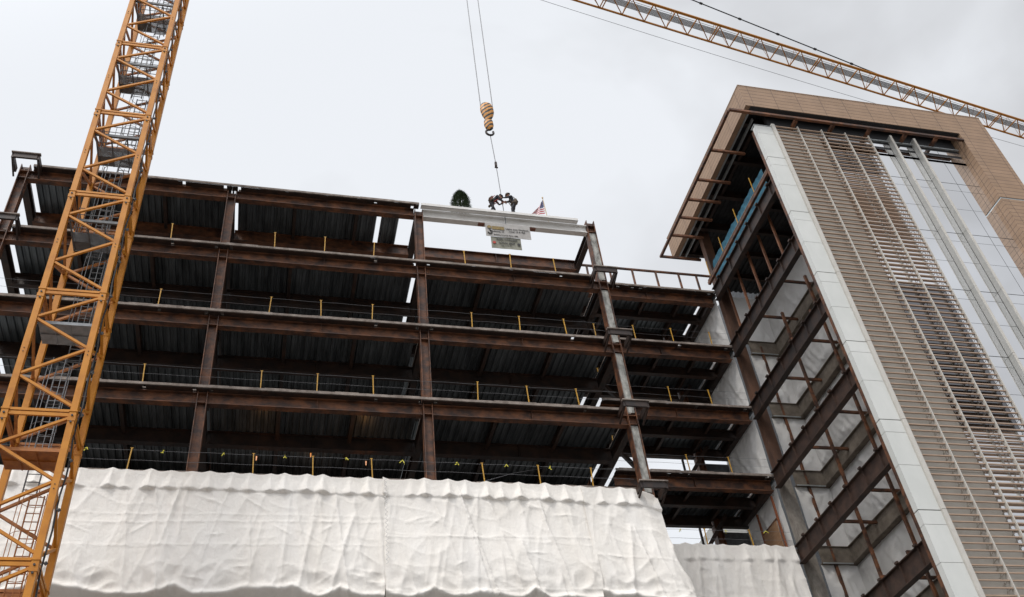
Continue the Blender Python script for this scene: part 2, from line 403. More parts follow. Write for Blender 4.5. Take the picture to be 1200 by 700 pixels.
# corner outrigger frames round the end columns
def outrigger(x, z):
    y0, y1 = 33.0, 34.0; hw = .62
    b = MB()
    for s in (-1, 1): b.bar((x+s*(hw-.06), y0+.06, z-.16), (x+s*(hw-.06), y1, z-.16), .10, .30)
    b.bar((x-hw+.11, y0+.08, z-.17), (x+hw-.11, y0+.08, z-.17), .10, .26)
    b.cur = 1; b.box(x-hw-.02, x+hw+.02, y0-.03, y0+.14, z-.01, z+.045); b.cur = 0
    for s in (-1, 1): b.bar((x+s*(hw-.06), y0+.12, z-.32), (x+s*(hw-.06), y1, z-.62), .07, .07)
    b.build('outrigger_frame', [M['rust_dark'], M['edge']], frame)
for k, z in enumerate(ZL[:5]):
    outrigger(CX[0]+.18, z-.06)
    if k: outrigger(CX[3]-.10, z-.06)

# right wing, set back
YR = 38.15; RX0, RX1 = 16.2, 24.9
for k, z in enumerate(ZR[:7]):
    girder((RX0, YR+.48), (RX1-.3, YR+.48), z-.17, .60, .34)
    b = MB(); b.box(RX0, RX1-.2, YR, YR+.05, z-.12, z); b.cur = 1
    c = RX0; hs = ([18.6, 19.5, 20.0] if k == 0 else [19.0, 20.1] if k == 3 else [21.5])+[24.3]
    for h in hs+[RX1-.1]:
        b.box(c, h-.1, YR+.05, YR+.34, z-.15, z-.125); c = h+.1  # dark plate colour stands for shade under the slab edge
    b.cur = 0; rr = random.Random(50+k); x = RX0+.2
    while x < RX1-1:
        w = rr.uniform(.8, 1.9); b.box(x, min(x+w, RX1-.25), YR+.03, YR+.3, z+.002, z+rr.uniform(.02, .06)); x += w+rr.uniform(.05, .3)
    b.build('edge_angle', [M['edge'], M['rust_dark']], frame)
    deck(RX0+.1, RX1-.02, YR+.3, 42.4, z, [(24.05, 24.25)] if k < 4 else [])
    girder((RX0+.1, 40.3), (RX1-.4, 40.3), z-.17, .55, .28, 'rust_dark', False)
    girder((16.35, 42.2), (22.7, 42.2), z-.17, .85 if k == 1 else .6, .28, 'rust_dark', False)
    girder((23.2, 42.2), (RX1-.1, 42.2), z-.17, .85 if k == 1 else .6, .28, 'rust_dark', False)
    for x in (18.2, 20.4, 22.6):
        b = MB(); b.ibeam((x, YR+.66, z-.36), (x, 40.15, z-.36), .36, .16, .02, .012)
        b.ibeam((x, 40.45, z-.36), (x, 42.05, z-.36), .36, .16, .02, .012)
        b.build('joist', M['rust_dark'], frame)
    if k < 5:
        b = MB(); zb = ZR[k+1]
        b.bar((17.6, 41.4, z-.5), (20.3, 41.4, zb+.1), .20, .20); b.bar((23.2, 41.4, z-.5), (20.5, 41.4, zb+.1), .20, .20)
        b.build('diagonal_brace', M['rust_dark'], frame)
# depth girders joining the two wings on column line C beyond the set back are already built; end girder by the tower
for k, z in enumerate(ZR[:6]):
    girder((24.45, YR+.7), (24.45, 42.0), z-.17, .6, .30, 'rust_dark', False)

for k in range(1, 5):
    b = MB(); b.box(23.2, 24.9, 42.45, 42.5, ZR[k]+.02, ZR[k-1]-.9)
    b.build('rear_infill_panel', M['grey_steel'], frame)
for k in (4, 3):
    MB().bar((22.0, 42.3, ZR[k]), (22.0, 42.3, ZR[k-1]-.8), .10, .10).build('rear_post', M['rust_dark'], frame)
# ================================================================== painted topping-out beam
tb = empty('steel_beam', (11, 34.1, 37.6), 'freshly white painted steel beam spanning the two end columns at roof level', 'beam')
b = MB(); b.ibeam((CX[2]+.22, CY, 37.80), (CX[3]-.24, CY, 37.80), .56, .32, .035, .022); b.build('beam', M['white_paint'], tb)
b = MB(); b.box(6.40, 14.95, YF+.02, CY-.17, 38.085, 38.12); b.box(6.40, 14.95, YF+.0, YF+.04, 38.085, 38.25)
b.build('edge_shelf', M['white_paint'], tb)
b = MB()
b.box(10.92, 10.95, CY-.20, CY+.19, 37.48, 37.50); b.box(10.92, 10.95, CY-.20, CY-.17, 37.5, 38.07)
b.build('choker_strap', M['grey_steel'], tb)
for x in (9.62, 12.42):
    b = MB(); b.box(x-.16, x+.16, CY-.12, CY+.10, 37.46, 37.515); b.build('timber_block', M['block'], tb)

# ================================================================== safety railings
def post_mb(x, y, z, h=1.02, r=.021):
    b = MB(); tx, ty = random.uniform(-.05, .05), random.uniform(-.03, .03); b.bar((x, y, z), (x+tx, y+ty, z+h), 2*r, 2*r); b.box(x+tx-.055, x+tx+.055, y+ty-.02, y+ty+.02, z+h, z+h+.025); b.box(x-.06, x+.06, y-.06, y+.06, z, z+.03); return b
def safety(xs, y, z, x0, x1, label, ribbons=(), cables=True):
    t = empty('safety_railing', (xs[0], y, z), label, 'railing', 'yellow-posted cable railings along the floor edges')
    for x in xs: post_mb(x+random.uniform(-.04, .04), y, z, random.uniform(.96, 1.06)).build('post', M['yellow'], t)
    if cables:
        for h in (.52, .98):
            pts = []; n = max(4, int((x1-x0)/.8))
            for i in range(n+1):
                x = x0+(x1-x0)*i/n; pts.append((x, y+.02, z+h-.03*math.sin(i*2.1)**2))
            MB().path(pts, .008, 4).build('cable', M['rope_grey'], t)
    for x in ribbons:
        b = MB(); zz = z+.98; r = random.Random(int(x*10))
        p = Vector((x, y-.02, zz))
        for s in (-1, 1):
            q = p
            for j in range(3):
                w = q+Vector((s*r.uniform(-.02, .07), r.uniform(-.03, .03), -r.uniform(.02, .08)))
                b.bar(q, w, .008, .028); q = w
        b.build('ribbon', M['ribbon'], t)
    return t
def side_posts(t, z):
    for y in (35.4, 37.4): post_mb(15.98, y, z).build('post', M['yellow'], t)
GX = [-10.15, -7.8, -5.46, -.77, 1.56, 3.90, 8.53, 10.88, 13.2]
GY = YF+.10
safety([x for x in GX], GY, ZL[1], -12, 15, 'cable railing with yellow posts on the highest decked floor under the white beam', (), False)
s2_ = safety(GX, GY, ZL[2], -12.2, 15.1, 'cable railing with yellow posts on the third steel level, one floor below the top deck')
s3_ = safety(GX, GY, ZL[3], -12.2, 15.1, 'cable railing with yellow posts one floor above the white tarpaulins')
s4_ = safety(GX, GY, ZL[4], -12.2, 15.1, 'cable railing with yellow posts and ribbons just above the white tarpaulins', (-7.0, -4.2, -1.95, .4, 2.8, 5.1, 7.4, 9.5, 11.4))
for t_, z_ in ((s2_, ZL[2]), (s3_, ZL[3]), (s4_, ZL[4])): side_posts(t_, z_)
for k, xs in ((1, (16.6, 18.9, 21.2, 23.5)), (2, (17.8, 20.13, 22.47)), (3, (17.8, 20.13, 22.47)), (4, (17.8, 20.13, 22.45))):
    safety(xs, YR+.1, ZR[k], RX0, RX1-.3, {1: 'cable railing in the set-back wing on the floor below its roof, beside the tower', 2: 'cable railing in the set-back wing, middle floor, left of the white sheeted tower wall',
        3: 'cable railing in the set-back wing on the floor above the open sky gap', 4: 'cable railing with ribbons on top of the small recessed tarpaulin'}[k], (21.2, 23.3, 18.9) if k == 4 else ())
t = empty('roof_railing', (20, YR+.1, ZR[0]), 'brown steel post and rail guard along the roof of the set-back wing', 'railing')
for x in (16.9, 18.3, 19.72, 21.2, 22.66, 23.8):
    MB().bar((x, YR+.12, ZR[0]), (x, YR+.12, ZR[0]+1.28), .10, .10).build('post', M['rust'], t)
MB().bar((16.4, YR+.12, ZR[0]+1.32), (24.9, YR+.12, ZR[0]+1.32), .12, .10).build('top_rail', M['rust'], t)

# ================================================================== tarpaulins
def ridge(v): return 1-abs(noise.noise(Vector(v)))*2
def smooth(a, b, t):
    t = min(1, max(0, (t-a)/(b-a))); return t*t*(3-2*t)
def r4(v, p=5): return max(0, 1-abs(noise.noise(Vector(v)))*2)**p
def tarp(name, x0, x1, zt, zb, y, label, seed, flare=0, curl=True, step=.045, mat_='tarp', pleat=1.0, left_edge=None, group='white tarpaulins hung round the lower floors'):
    nx = int((x1-x0)/step); nz = int((zt-zb)/step); b = MB(); H = zt-zb
    rr = random.Random(seed)
    knots = []; x = x0
    while x < x1: knots.append((x, rr.uniform(.5, 1.2))); x += rr.uniform(.5, 1.15)
    long_f = [(rr.uniform(x0, x1), rr.uniform(-.25, .25), rr.uniform(.05, .13), rr.uniform(.05, .14)) for _ in range(int((x1-x0)*1.3))]
    hor = [(rr.uniform(.35, .95)*H, rr.uniform(-.06, .06), rr.uniform(.02, .05)) for _ in range(3)]
    dents = [(rr.uniform(x0, x1), zt-rr.uniform(1, H), rr.uniform(-.9, .9), rr.uniform(.3, .9)) for _ in range(int((x1-x0)*1.6))]
    for j in range(nz+1):
        v = j/nz
        for i in range(nx+1):
            u = i/nx; X = x0+(x1-x0)*u; Z = zt-H*v; dz = zt-Z
            s = seed*3.7; d = 0
            ka = 9; hem = .74+.05*noise.noise(Vector((X*1.3, s, 0)))
            for kx, amp in knots:
                t = abs(X-kx); ka = min(ka, t)
                # a tent of cloth falling from every fixing point
                wd = .03+.40*dz
                if dz < hem+.16 and t < wd:
                    env = min(1, dz/hem) if dz < hem else 1-smooth(hem, hem+.10, dz)
                    d += .19*amp*pleat*env*(1-t/wd)
                Z += .10*amp*max(0, 1-t/.30)*max(0, 1-dz/.55)
            if dz < hem+.10: d += .045*pleat*(smooth(.15, hem, dz) if dz < hem else 1-smooth(hem, hem+.06, dz))*smooth(-.45, 0, noise.noise(Vector((X*.35, s, 4))))
            Z -= .035*math.exp(-((dz-hem)/.08)**2)*abs(math.sin(X*9+s))
            d += .10*noise.noise(Vector((X*.42, s, Z*.20)))+.05*ridge((X*.9+.2*Z, s, Z*.13))*smooth(.4, 1.6, dz)
            m_ = smooth(.5, 1.1, dz)
            d += .050*r4((X*.75+.15*Z, s+2, Z*.16))*m_+.030*r4((X*1.3-.30*Z, s+4, Z*.22))*m_+.020*r4((X*.6+Z*1.0, s+8, Z*.5-X*.4))*m_
            d += .009*r4((X*3.2+.5*Z, s+5, Z*.8), 3)+.003*r4((X*5+Z*3, s+6, Z*4-X*2), 3)
            for fx, sl, am, wd in long_f:
                t = (X-fx-sl*dz)/wd
                if abs(t) < 3: d += am*.75*(math.exp(-abs(t)*1.6))*smooth(.1, .9, dz)*smooth(0, .25, noise.noise(Vector((fx*3, s, dz*.5)))+.25)
            for hz, sl, am in hor:
                t = (dz-hz-sl*(X-x0))/.035
                if abs(t) < 4: d += am*.6*math.exp(-abs(t))
            for px, pz, an, ln in dents:
                ax = (X-px)*math.cos(an)+(Z-pz)*math.sin(an); bx = -(X-px)*math.sin(an)+(Z-pz)*math.cos(an)
                if abs(bx) < .25 and abs(ax) < ln: d += .05*math.exp(-abs(bx/.05))*(1-abs(ax)/ln)
            Y = y-d
            if curl:
                hemz = .76+.04*noise.noise(Vector((X*.6, s, 9)))
                out = smooth(0, hemz*H, dz)
                Y -= .42*out**1.6
                X -= .13*smooth(.80, 1, v)*u**60
                sc = abs(math.sin(X*.95+1.8*noise.noise(Vector((X*.5, s, 1)))))
                h2 = (.865+.065*sc)*H
                tk = smooth(h2, H*1.0, dz)
                Y += tk*(.9+.3*sc)+.10*tk*ridge((X*2.6, s+7, Z*.8))
                Y -= .10*math.exp(-((dz-h2)/.14)**2)+.07*ridge((X*1.8, s+3, Z*1.6))*smooth(.66*H, .80*H, dz)
            if flare:
                X += flare*(smooth(.0, .7, v)*.35+smooth(.55, .84, v)*.9)*u**3 - flare*.25*u**4*(1 if v < .02 else 0)
                Z -= .35*u**8*(1-v)
                Y -= .12*math.sin(X*5+Z)*u*u*v
            else:
                X += .03*noise.noise(Vector((u*3, Z*2, s)))
            b.v.append((X, Y, Z))
    for j in range(nz):
        for i in range(nx):
            a = j*(nx+1)+i; b.face([a, a+nx+1, a+nx+2, a+1])
    o = b.build(name, M[mat_], None, True)
    return tag(o, label, 'tarpaulin', group)
tarp('tarpaulin', -13.3, 4.33, 21.33, 15.7, 33.60, 'wide white tarpaulin with gathered hem, running behind the orange crane mast', 1)
tarp('tarpaulin', 4.28, 12.62, 21.36, 15.7, 33.63, 'middle white tarpaulin, hung between the laced seam and the open slit', 2)
tarp('tarpaulin', 12.56, 15.9, 21.30, 15.7, 33.66, 'narrow white tarpaulin with loose flared edge under the pale-webbed column', 3, flare=.45)
tarp('tarpaulin', 15.9, 24.45, 21.19, 14.5, 38.02, 'greyer recessed tarpaulin at the foot of the set-back wing next to the tower', 4, curl=False, step=.07, pleat=.5)
for x0, x1, n, lab in ((-13.2, 4.3, 11, 'lower tarpaulin below the widest one, only its top showing'), (4.4, 15.6, 12, 'lower tarpaulin below the middle one, only its top showing')):
    tarp('tarpaulin', x0, x1, 16.9, 12.5, 34.45, lab, n, curl=False, step=.16)
# lacing down the seam
b = MB(); pts = []
for i in range(40): pts.append((4.345+.05*(-1)**i, 33.33-.010*i, 21.2-.10*i))
tag(MB().path(pts, .012, 4).build('lacing_rope', M['white_paint']), 'thin rope laced down the seam between the two biggest tarpaulins', 'rope')

# ================================================================== tower
tw = empty('office_tower', (31, 34, -1.6), 'corner tower with brown tiled frame, sunshade louvers, mirrored glass and an open steel side', 'building')
YP = 28.18
# parapet and frame
def part(name, m, *boxes, parent=None):
    b = MB()
    for q in boxes: b.box(*q)
    return b.build(name, M[m] if isinstance(m, str) else m, parent or tw)
PX0, PX1, PI = 23.80, 39.58, 37.37; PT, PB = 44.63, 42.78
part('parapet_panels', 'terra', (PX0, PI, YP, YP+.35, PB, PT))
part('parapet_panels', 'terra', (PX0, PX0+.30, YP+.352, 40.3, PB, PT))
part('pier_panels', 'terra', (PI, PX1, YP, 31.5, 37.24, PT), (PI, PX1, YP, 31.5, -1.6, 37.10))
part('pier_reveal', 'galv_light', (PI+.03, PX1-.03, YP+.03, 31.4, 37.10, 37.24))
part('parapet_coping', 'louver', (PX0-.02, PX1+.02, YP-.02, YP+.40, PT, PT+.04), (PX0-.02, PX0+.40, YP+.40, 40.32, PT, PT+.04))
part('parapet_shade_strip', 'joint', (PX0+.30, PI-.01, YP+.03, YP+.352, PB-.035, PB-.003))  # added dark strip that paints the shade under the parapet
# roof and soffit
b = MB(); b.box(PX0+.302, PX1, YP+.352, 40.28, 43.7, 44.3)
b.build('roof_slab', M['black'], tw)
deck(PX0+.4, 37.3, YP+.5, 40.2, 43.69, (), 'edge', tw, 'deck_shade').name = 'soffit_deck'
for y in (29.6, 32.3, 35.0, 37.7, 40.0):
    b = MB(); b.ibeam((PX0+.32, y, 43.2), (37.3, y, 43.2), .6, .25); b.build('roof_beam', M['rust_dark'], tw)
for x in (25.1, 28.3, 31.6, 34.9):
    b = MB(); b.ibeam((x, 29.75, 43.25), (x, 39.85, 43.25), .45, .2); b.build('roof_beam', M['rust_dark'], tw)
part('soffit_channel', 'galv_light', (PX0+.32, PX0+.40, YP+.4, 40.2, PB-.05, PB+.25), (PX0+.75, PX0+.83, YP+.9, 40.2, PB-.05, PB+.12))
part('soffit_channel', 'grey_steel', (PX0+.40, PI-.01, YP+.36, YP+.46, PB-.04, PB+.3))
part('soffit_channel', 'galv_light', (PX0+.2, 25.6, 40.1, 40.2, PB-.06, PB+.10))
# rusty outrigger rail below the parapet, front and side
b = MB(); b.bar((22.61, YP+.0, 42.12), (PI-.02, YP+.0, 42.12), .15, .14); b.build('outrigger_rail', M['rust'], tw)
b = MB(); b.bar((22.61, YP+.08, 42.12), (22.61, 39.64, 42.12), .15, .14); b.bar((22.68, 39.57, 42.12), (25.3, 39.57, 42.12), .13, .14); b.build('outrigger_rail', M['rust'], tw)
for y in (31.0, 33.2, 34.75, 36.2, 37.7):
    MB().bar((22.69, y, 42.12), (24.75, y, 42.14), .14, .14).build('outrigger', M['rust_bright'], tw)
for x in (26.7, 29.0, 31.3, 33.6, 35.6):
    MB().bar((x, YP+.08, 42.12), (x, YP+1.6, 42.12), .16, .20).build('outrigger', M['rust'], tw)
# white corner panels and their trim
YW = 28.56
ZJ = [38.86-4.243*k for k in range(-1, 10)]
def panes(top=41.60, bot=-1.6):
    out = []
    for zj in ZJ:
        for a, e in ((zj, zj-.64), (zj-.64, zj-2.22), (zj-2.22, zj-4.243)):
            a = min(a, top); e = max(e, bot)
            if a-e > .05: out.append((e, a))
    return out
for e, a in panes(41.55):
    thick = any(abs(a-z) < .01 for z in ZJ)
    part('facade_panel', 'white_panel', (24.14, 25.13, YW, YW+.30, e+.008, a-(.035 if thick else .010)))
part('panel_backing', 'joint', (24.17, 25.12, YW+.04, YW+.27, -1.6, 41.5))
b = MB()
for e, a in [(ZJ[i+1], ZJ[i]) for i in range(len(ZJ)-1)]: b.box(25.14, 25.33, YW-.10, YW+.28, e+.01, min(a, 41.75)-.012)
b.build('edge_trim', M['mullion'], tw)
part('panel_cap', 'galv_light', (24.10, 25.3, YW-.02, YW+.4, 41.56, 41.60))
# louver screens in four bays
LX = [25.33, 26.80, 28.27, 29.75, 31.22]
for i in range(4):
    b = MB(); z = 41.72; a, e = LX[i]+.035, LX[i+1]-.035
    while z > 6:
        b.hexa([(a, YW-.01, z-.052), (e, YW-.01, z-.052), (e, YW+.085, z-.030), (a, YW+.085, z-.030), (a, YW-.01, z), (e, YW-.01, z), (e, YW+.085, z+.012), (a, YW+.085, z+.012)])
        b.cur = 1
        b.bar((e-.05, YW+.06, z-.03), (e-.05, YW+.33, z-.08), .016, .022); b.bar((e-.17, YW+.07, z-.03), (e-.07, YW+.33, z-.08), .010, .014)
        b.cur = 0; z -= .3028
    o = b.build('louver_screen', [M['louver'], M['backpan']], tw)
for x in LX[1:]:
    part('louver_mullion', 'mullion', (x-.022, x+.022, YW-.06, YW+.12, 5.9, 41.85))
# wall behind the louvers, glass, fins
YG = 28.90
for e, a in panes(41.85):
    thick = any(abs(a-z) < .01 for z in ZJ)
    for x0, x1 in ((25.34, 26.78), (26.80, 28.25)):
        part('wall_panel', 'backpan', (x0, x1, YG, YG+.05, e+.008, a-.012))
xs = [28.27, 29.75, 31.22, 32.72, 34.26, 35.87, 37.42]
for i in range(6):
    for zi in range(len(ZJ)-1):
        a0 = min(ZJ[zi], 41.3)
        if a0 < 8: continue
        w = MB()
        for e, a in ((a0-.64 if zi else a0-.64, a0), (ZJ[zi]-2.22, a0-.64), (ZJ[zi+1], ZJ[zi]-2.22)):
            if a-e < .05: continue
            w.box(xs[i]+.014, xs[i+1]-.014, YG, YG+.04, e+.010, a-(.030 if a == a0 else .010))
        if zi == 0: w.box(xs[i]+.014, xs[i+1]-.014, YG, YG+.04, 41.48, 41.72)
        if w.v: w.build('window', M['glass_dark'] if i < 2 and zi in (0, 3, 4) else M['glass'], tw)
part('curtain_wall_frame', 'joint', (28.26, 37.36, YG+.02, YG+.12, -1.6, 41.9))
part('window_head', 'galv_light', (31.25, 37.36, YG-.10, YG+.01, 41.93, 42.0))
part('spandrel', 'joint', (25.34, 37.36, YG+.05, YG+.30, 42.0, 43.6))
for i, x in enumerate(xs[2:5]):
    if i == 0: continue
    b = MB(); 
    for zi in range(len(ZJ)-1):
        b.box(x+.01, x+.11, YW+.012, YG-.012, ZJ[zi+1]+.008, min(ZJ[zi], 42.2)-.008)  # two-tone fin: side darker than its cap, shade put into the colour
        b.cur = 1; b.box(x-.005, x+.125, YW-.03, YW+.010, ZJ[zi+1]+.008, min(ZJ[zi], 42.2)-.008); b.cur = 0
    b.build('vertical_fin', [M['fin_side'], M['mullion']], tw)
# body behind
part('core_wall', 'grey_steel', (27.74, 37.3, 29.3, 44.5, -1.6, 41.6))
part('rear_panels', 'terra', (37.3, PX1, 31.5, 44.5, -1.6, 43.6))
part('corner_wall', 'grey_steel', (25.2, 27.70, 29.0, 29.12, -1.6, 41.6))
# open side: corner column, rear column, girders
b = MB(); b.box(24.42, 24.46, 28.98, 29.40, -1.6, 41.9); b.box(24.46, 24.85, 29.16, 29.20, -1.6, 41.9); b.box(24.85, 24.89, 28.98, 29.40, -1.6, 41.9)
b.build('corner_column', M['rust'], tw)
b = MB(); b.box(24.93, 25.50, 38.14, 38.55, 25.3, 43.3); b.build('rear_column', M['rear'], tw)
b = MB(); b.box(24.96, 25.50, 38.13, 38.58, -1.6, 25.3); b.build('rear_column', M['fireproof'], tw)
for k, zl in enumerate((37.20, 32.92, 28.67, 24.46, 20.33, 15.90, 11.7)):
    dp = .92; b = MB(); zc = zl+dp/2
    b.ibeam((24.62, 29.45, zc), (24.62, 38.10, zc), dp, .32, .035, .025)
    n = 6
    for i in range(n):
        y = 29.9+i*1.42
        b.box(24.50, 24.60, y, y+.025, zl+.04, zl+dp-.04); b.box(24.38, 24.47, y-.09, y+.09, zl+dp-.02, zl+dp+.07)
    b.build('side_girder', M['maroon'] if k > 2 else M['rust_dark'], tw)
# top level curb, clips, ceiling
b = MB(); b.bar((24.55, 29.5, 38.78), (24.55, 38.3, 38.78), .16, .22); b.build('curb_channel', M['rust'], tw)
b = MB(); b.box(24.46, 24.50, 29.5, 38.2, 38.91, 38.95); b.build('curb_trim', M['edge'], tw)
deck(24.85, 27.7, 29.45, 38.1, 38.2, (), 'edge', tw, 'deck_shade')
for y in (31.2, 33.0, 34.8, 36.6):
    b = MB(); b.ibeam((24.8, y, 37.85), (27.7, y, 37.85), .38, .18, .02, .012); b.build('floor_beam', M['rust_dark'], tw)
# posts behind the girders
for y in (31.7, 33.15, 34.6, 36.1, 37.55):
    MB().bar((25.2, y, 33.9), (25.2, y, 37.98), .11, .11).build('girt_post', M['rust_bright'], tw)
for y in (29.4, 32.0, 34.9, 37.85):
    MB().bar((26.2, y, 8), (26.2, y, 33.6), .13, .13).build('girt_post', M['rust'], tw)
for z in (33.44, 29.23, 24.98, 20.95, 16.75):
    MB().bar((24.75, 35.15, z-(.0)), (27.45, 35.15, z), .11, .13).build('strut', M['rust'], tw)
for z in (34.1, 30.0, 25.58, 21.3, 17.1, 12.9):
    MB().bar((24.75, 33.0, z), (27.45, 33.0, z), .11, .13).build('strut', M['rust'], tw)
    MB().bar((24.75, 30.9, z), (27.45, 30.9, z), .11, .13).build('strut', M['rust'], tw)
# inner wall floor beams (L-shaped)
for k, z in enumerate((33.90, 29.60, 25.35, 21.10, 16.9, 12.7)):
    b = MB(); b.box(25.52, 27.25, 37.80, 37.86, z-.80, z); b.box(25.52, 27.47, 37.74, 38.05, z-.84, z-.80); b.box(25.52, 27.47, 37.74, 38.05, z, z+.03)
    b.build('floor_beam', M['beam_fp'], tw)
    b = MB(); b.box(27.22, 27.28, 29.3, 37.78, z-.80, z); b.box(27.10, 27.44, 29.3, 37.72, z-.84, z-.80); b.box(27.10, 27.44, 29.3, 37.72, z, z+.03)
    b.build('floor_beam', M['beam_fp'], tw)
    b = MB(); b.box(25.5, 27.1, 37.72, 37.76, z-.90, z-.845); b.build('beam_ledge', M['galv_light'], tw)
# plastic sheets on the inner walls, storey by storey
def sheet(p, q, z0, z1, seed, label, n=(0, 0, 1), amp=.05, step=.10):
    p = Vector((*p, 0)); q = Vector((*q, 0)); d = q-p; Lh = d.length; u = d/Lh; nn = Vector(n)
    nx = int(Lh/step); nz = int((z1-z0)/step); b = MB(); rr = random.Random(seed)
    fans = [(rr.uniform(0, Lh), rr.choice((0, 1)), rr.uniform(.25, .6)) for _ in range(3)]
    for j in range(nz+1):
        for i in range(nx+1):
            s = Lh*i/nx; z = z1+(z0-z1)*j/nz
            dd = 1.1*amp*(1.5*r4((s*.8+z*.3, seed+3, z*.3))+1.1*r4((s*1.6-z*.8, seed+5, z*.7))+.7*ridge((s*.9, seed, z*.25))+.8*ridge((s*2.3+z*.9, seed+1, z*.5))+.4*ridge((s*4-z*1.5, seed+2, z)))
            for fx, tb_, am in fans:
                zz = z1 if tb_ else z0; r = math.hypot(s-fx, z-zz)+.15; an = math.atan2(s-fx, abs(z-zz)+.01)
                dd += amp*am*1.6*math.sin(an*22)*math.exp(-r*.9)
            edge = min(s, Lh-s, z-z0, z1-z); dd *= min(1, .25+edge*1.5); dd += .10*min(1, edge*.8)
            w = p+u*s+nn*dd; b.v.append((w.x, w.y, z))
    for j in range(nz):
        for i in range(nx): a = j*(nx+1)+i; b.face([a, a+1, a+nx+2, a+nx+1])
    return tag(b.build('plastic_sheet', M['sheet'], None, True), label, 'sheeting', 'white plastic sheets closing the open side of the tower')
zs = [(33.95, 37.5), (29.64, 33.05), (25.39, 28.74), (21.14, 24.5), (16.94, 20.24), (12.7, 16.0)]
fl = ['topmost', 'second from top', 'third from top', 'fourth from top', 'fifth from top', 'sixth from top']
for k, (z0, z1) in enumerate(zs):
    sheet((25.5, 38.0), (27.46, 38.0), z0, z1, 20+k, 'narrow white plastic sheet right of the tower\'s rear column, %s storey' % fl[k], (0, -1, 0))
    sheet((27.46, 38.0), (27.46, 29.3), z0, z1, 40+k, 'long white plastic sheet on the tower\'s inner side wall, %s storey' % fl[k], (-1, 0, 0), .06)
    sheet((24.86, 42.6), (24.86, 38.6), z0-.12, z1+.62, 60+k, 'white plastic sheet left of the tower\'s rear column, %s storey' % fl[k], (-1, 0, 0))
# infill at the lowest visible opening
b = MB(); b.box(24.42, 24.47, 38.9, 40.4, 21.17, 23.1); tag(b.build('plywood_sheet', M['ply']), 'brown plywood board standing in the opening beside the recessed tarpaulin', 'board')
t = empty('stud_frame', (24.6, 40, 21.15), 'orange primed stud frame round the plywood board by the tower column', 'frame')
for y in (38.75, 40.55): MB().bar((24.5, y, 21.17), (24.5, y, 24.4), .09, .09).build('stud', M['orange_tube'], t)
MB().bar((24.5, 38.8, 23.2), (24.5, 40.5, 23.2), .07, .07).build('rail', M['rust'], t)
# guard railing and blue net on the tower's top level
t = empty('safety_railing', (24.6, 34, 38.95), 'yellow posts in front of blue netting on the open top floor of the tower', 'railing', 'yellow-posted cable railings along the floor edges')
for y in (31.29, 33.65, 35.93, 38.0):
    MB().box(24.58, 24.62, y-.02, y+.02, 38.95, 40.35).build('post', M['yellow'], t)
b = MB(); nx, nz_ = 80, 16
for j in range(nz_+1):
    for i in range(nx+1):
        y = 30.6+7.6*i/nx; z = 39.02+1.4*j/nz_; b.v.append((25.05+.05*ridge((y*1.4, 3, z))+.05*noise.noise(Vector((y*4, z*3, 1))), y, z+.06*noise.noise(Vector((y*1.5, 5, 0)))*(j/nz_)))
for j in range(nz_):
    for i in range(nx): a = j*(nx+1)+i; b.face([a, a+1, a+nx+2, a+nx+1])
tag(b.build('blue_netting', M['blue'], None, True), 'blue debris netting strung along the tower\'s top open floor', 'netting')

# distant building seen through the gap
fb = empty('glass_building', (60, 100, -1.6), 'pale glass office block glimpsed through the opening above the recessed tarpaulin', 'building')
part('wall', 'fin_side', (50, 85, 93, 130, -1.6, 54.4), parent=fb)
for k in range(14):
    b = MB()
    for j in range(12): b.box(49.93, 49.99, 93.3+j*3, 96.1+j*3, -1+k*3.9+.3, -1+k*3.9+3.5)
    b.build('window', M['glass'], fb)

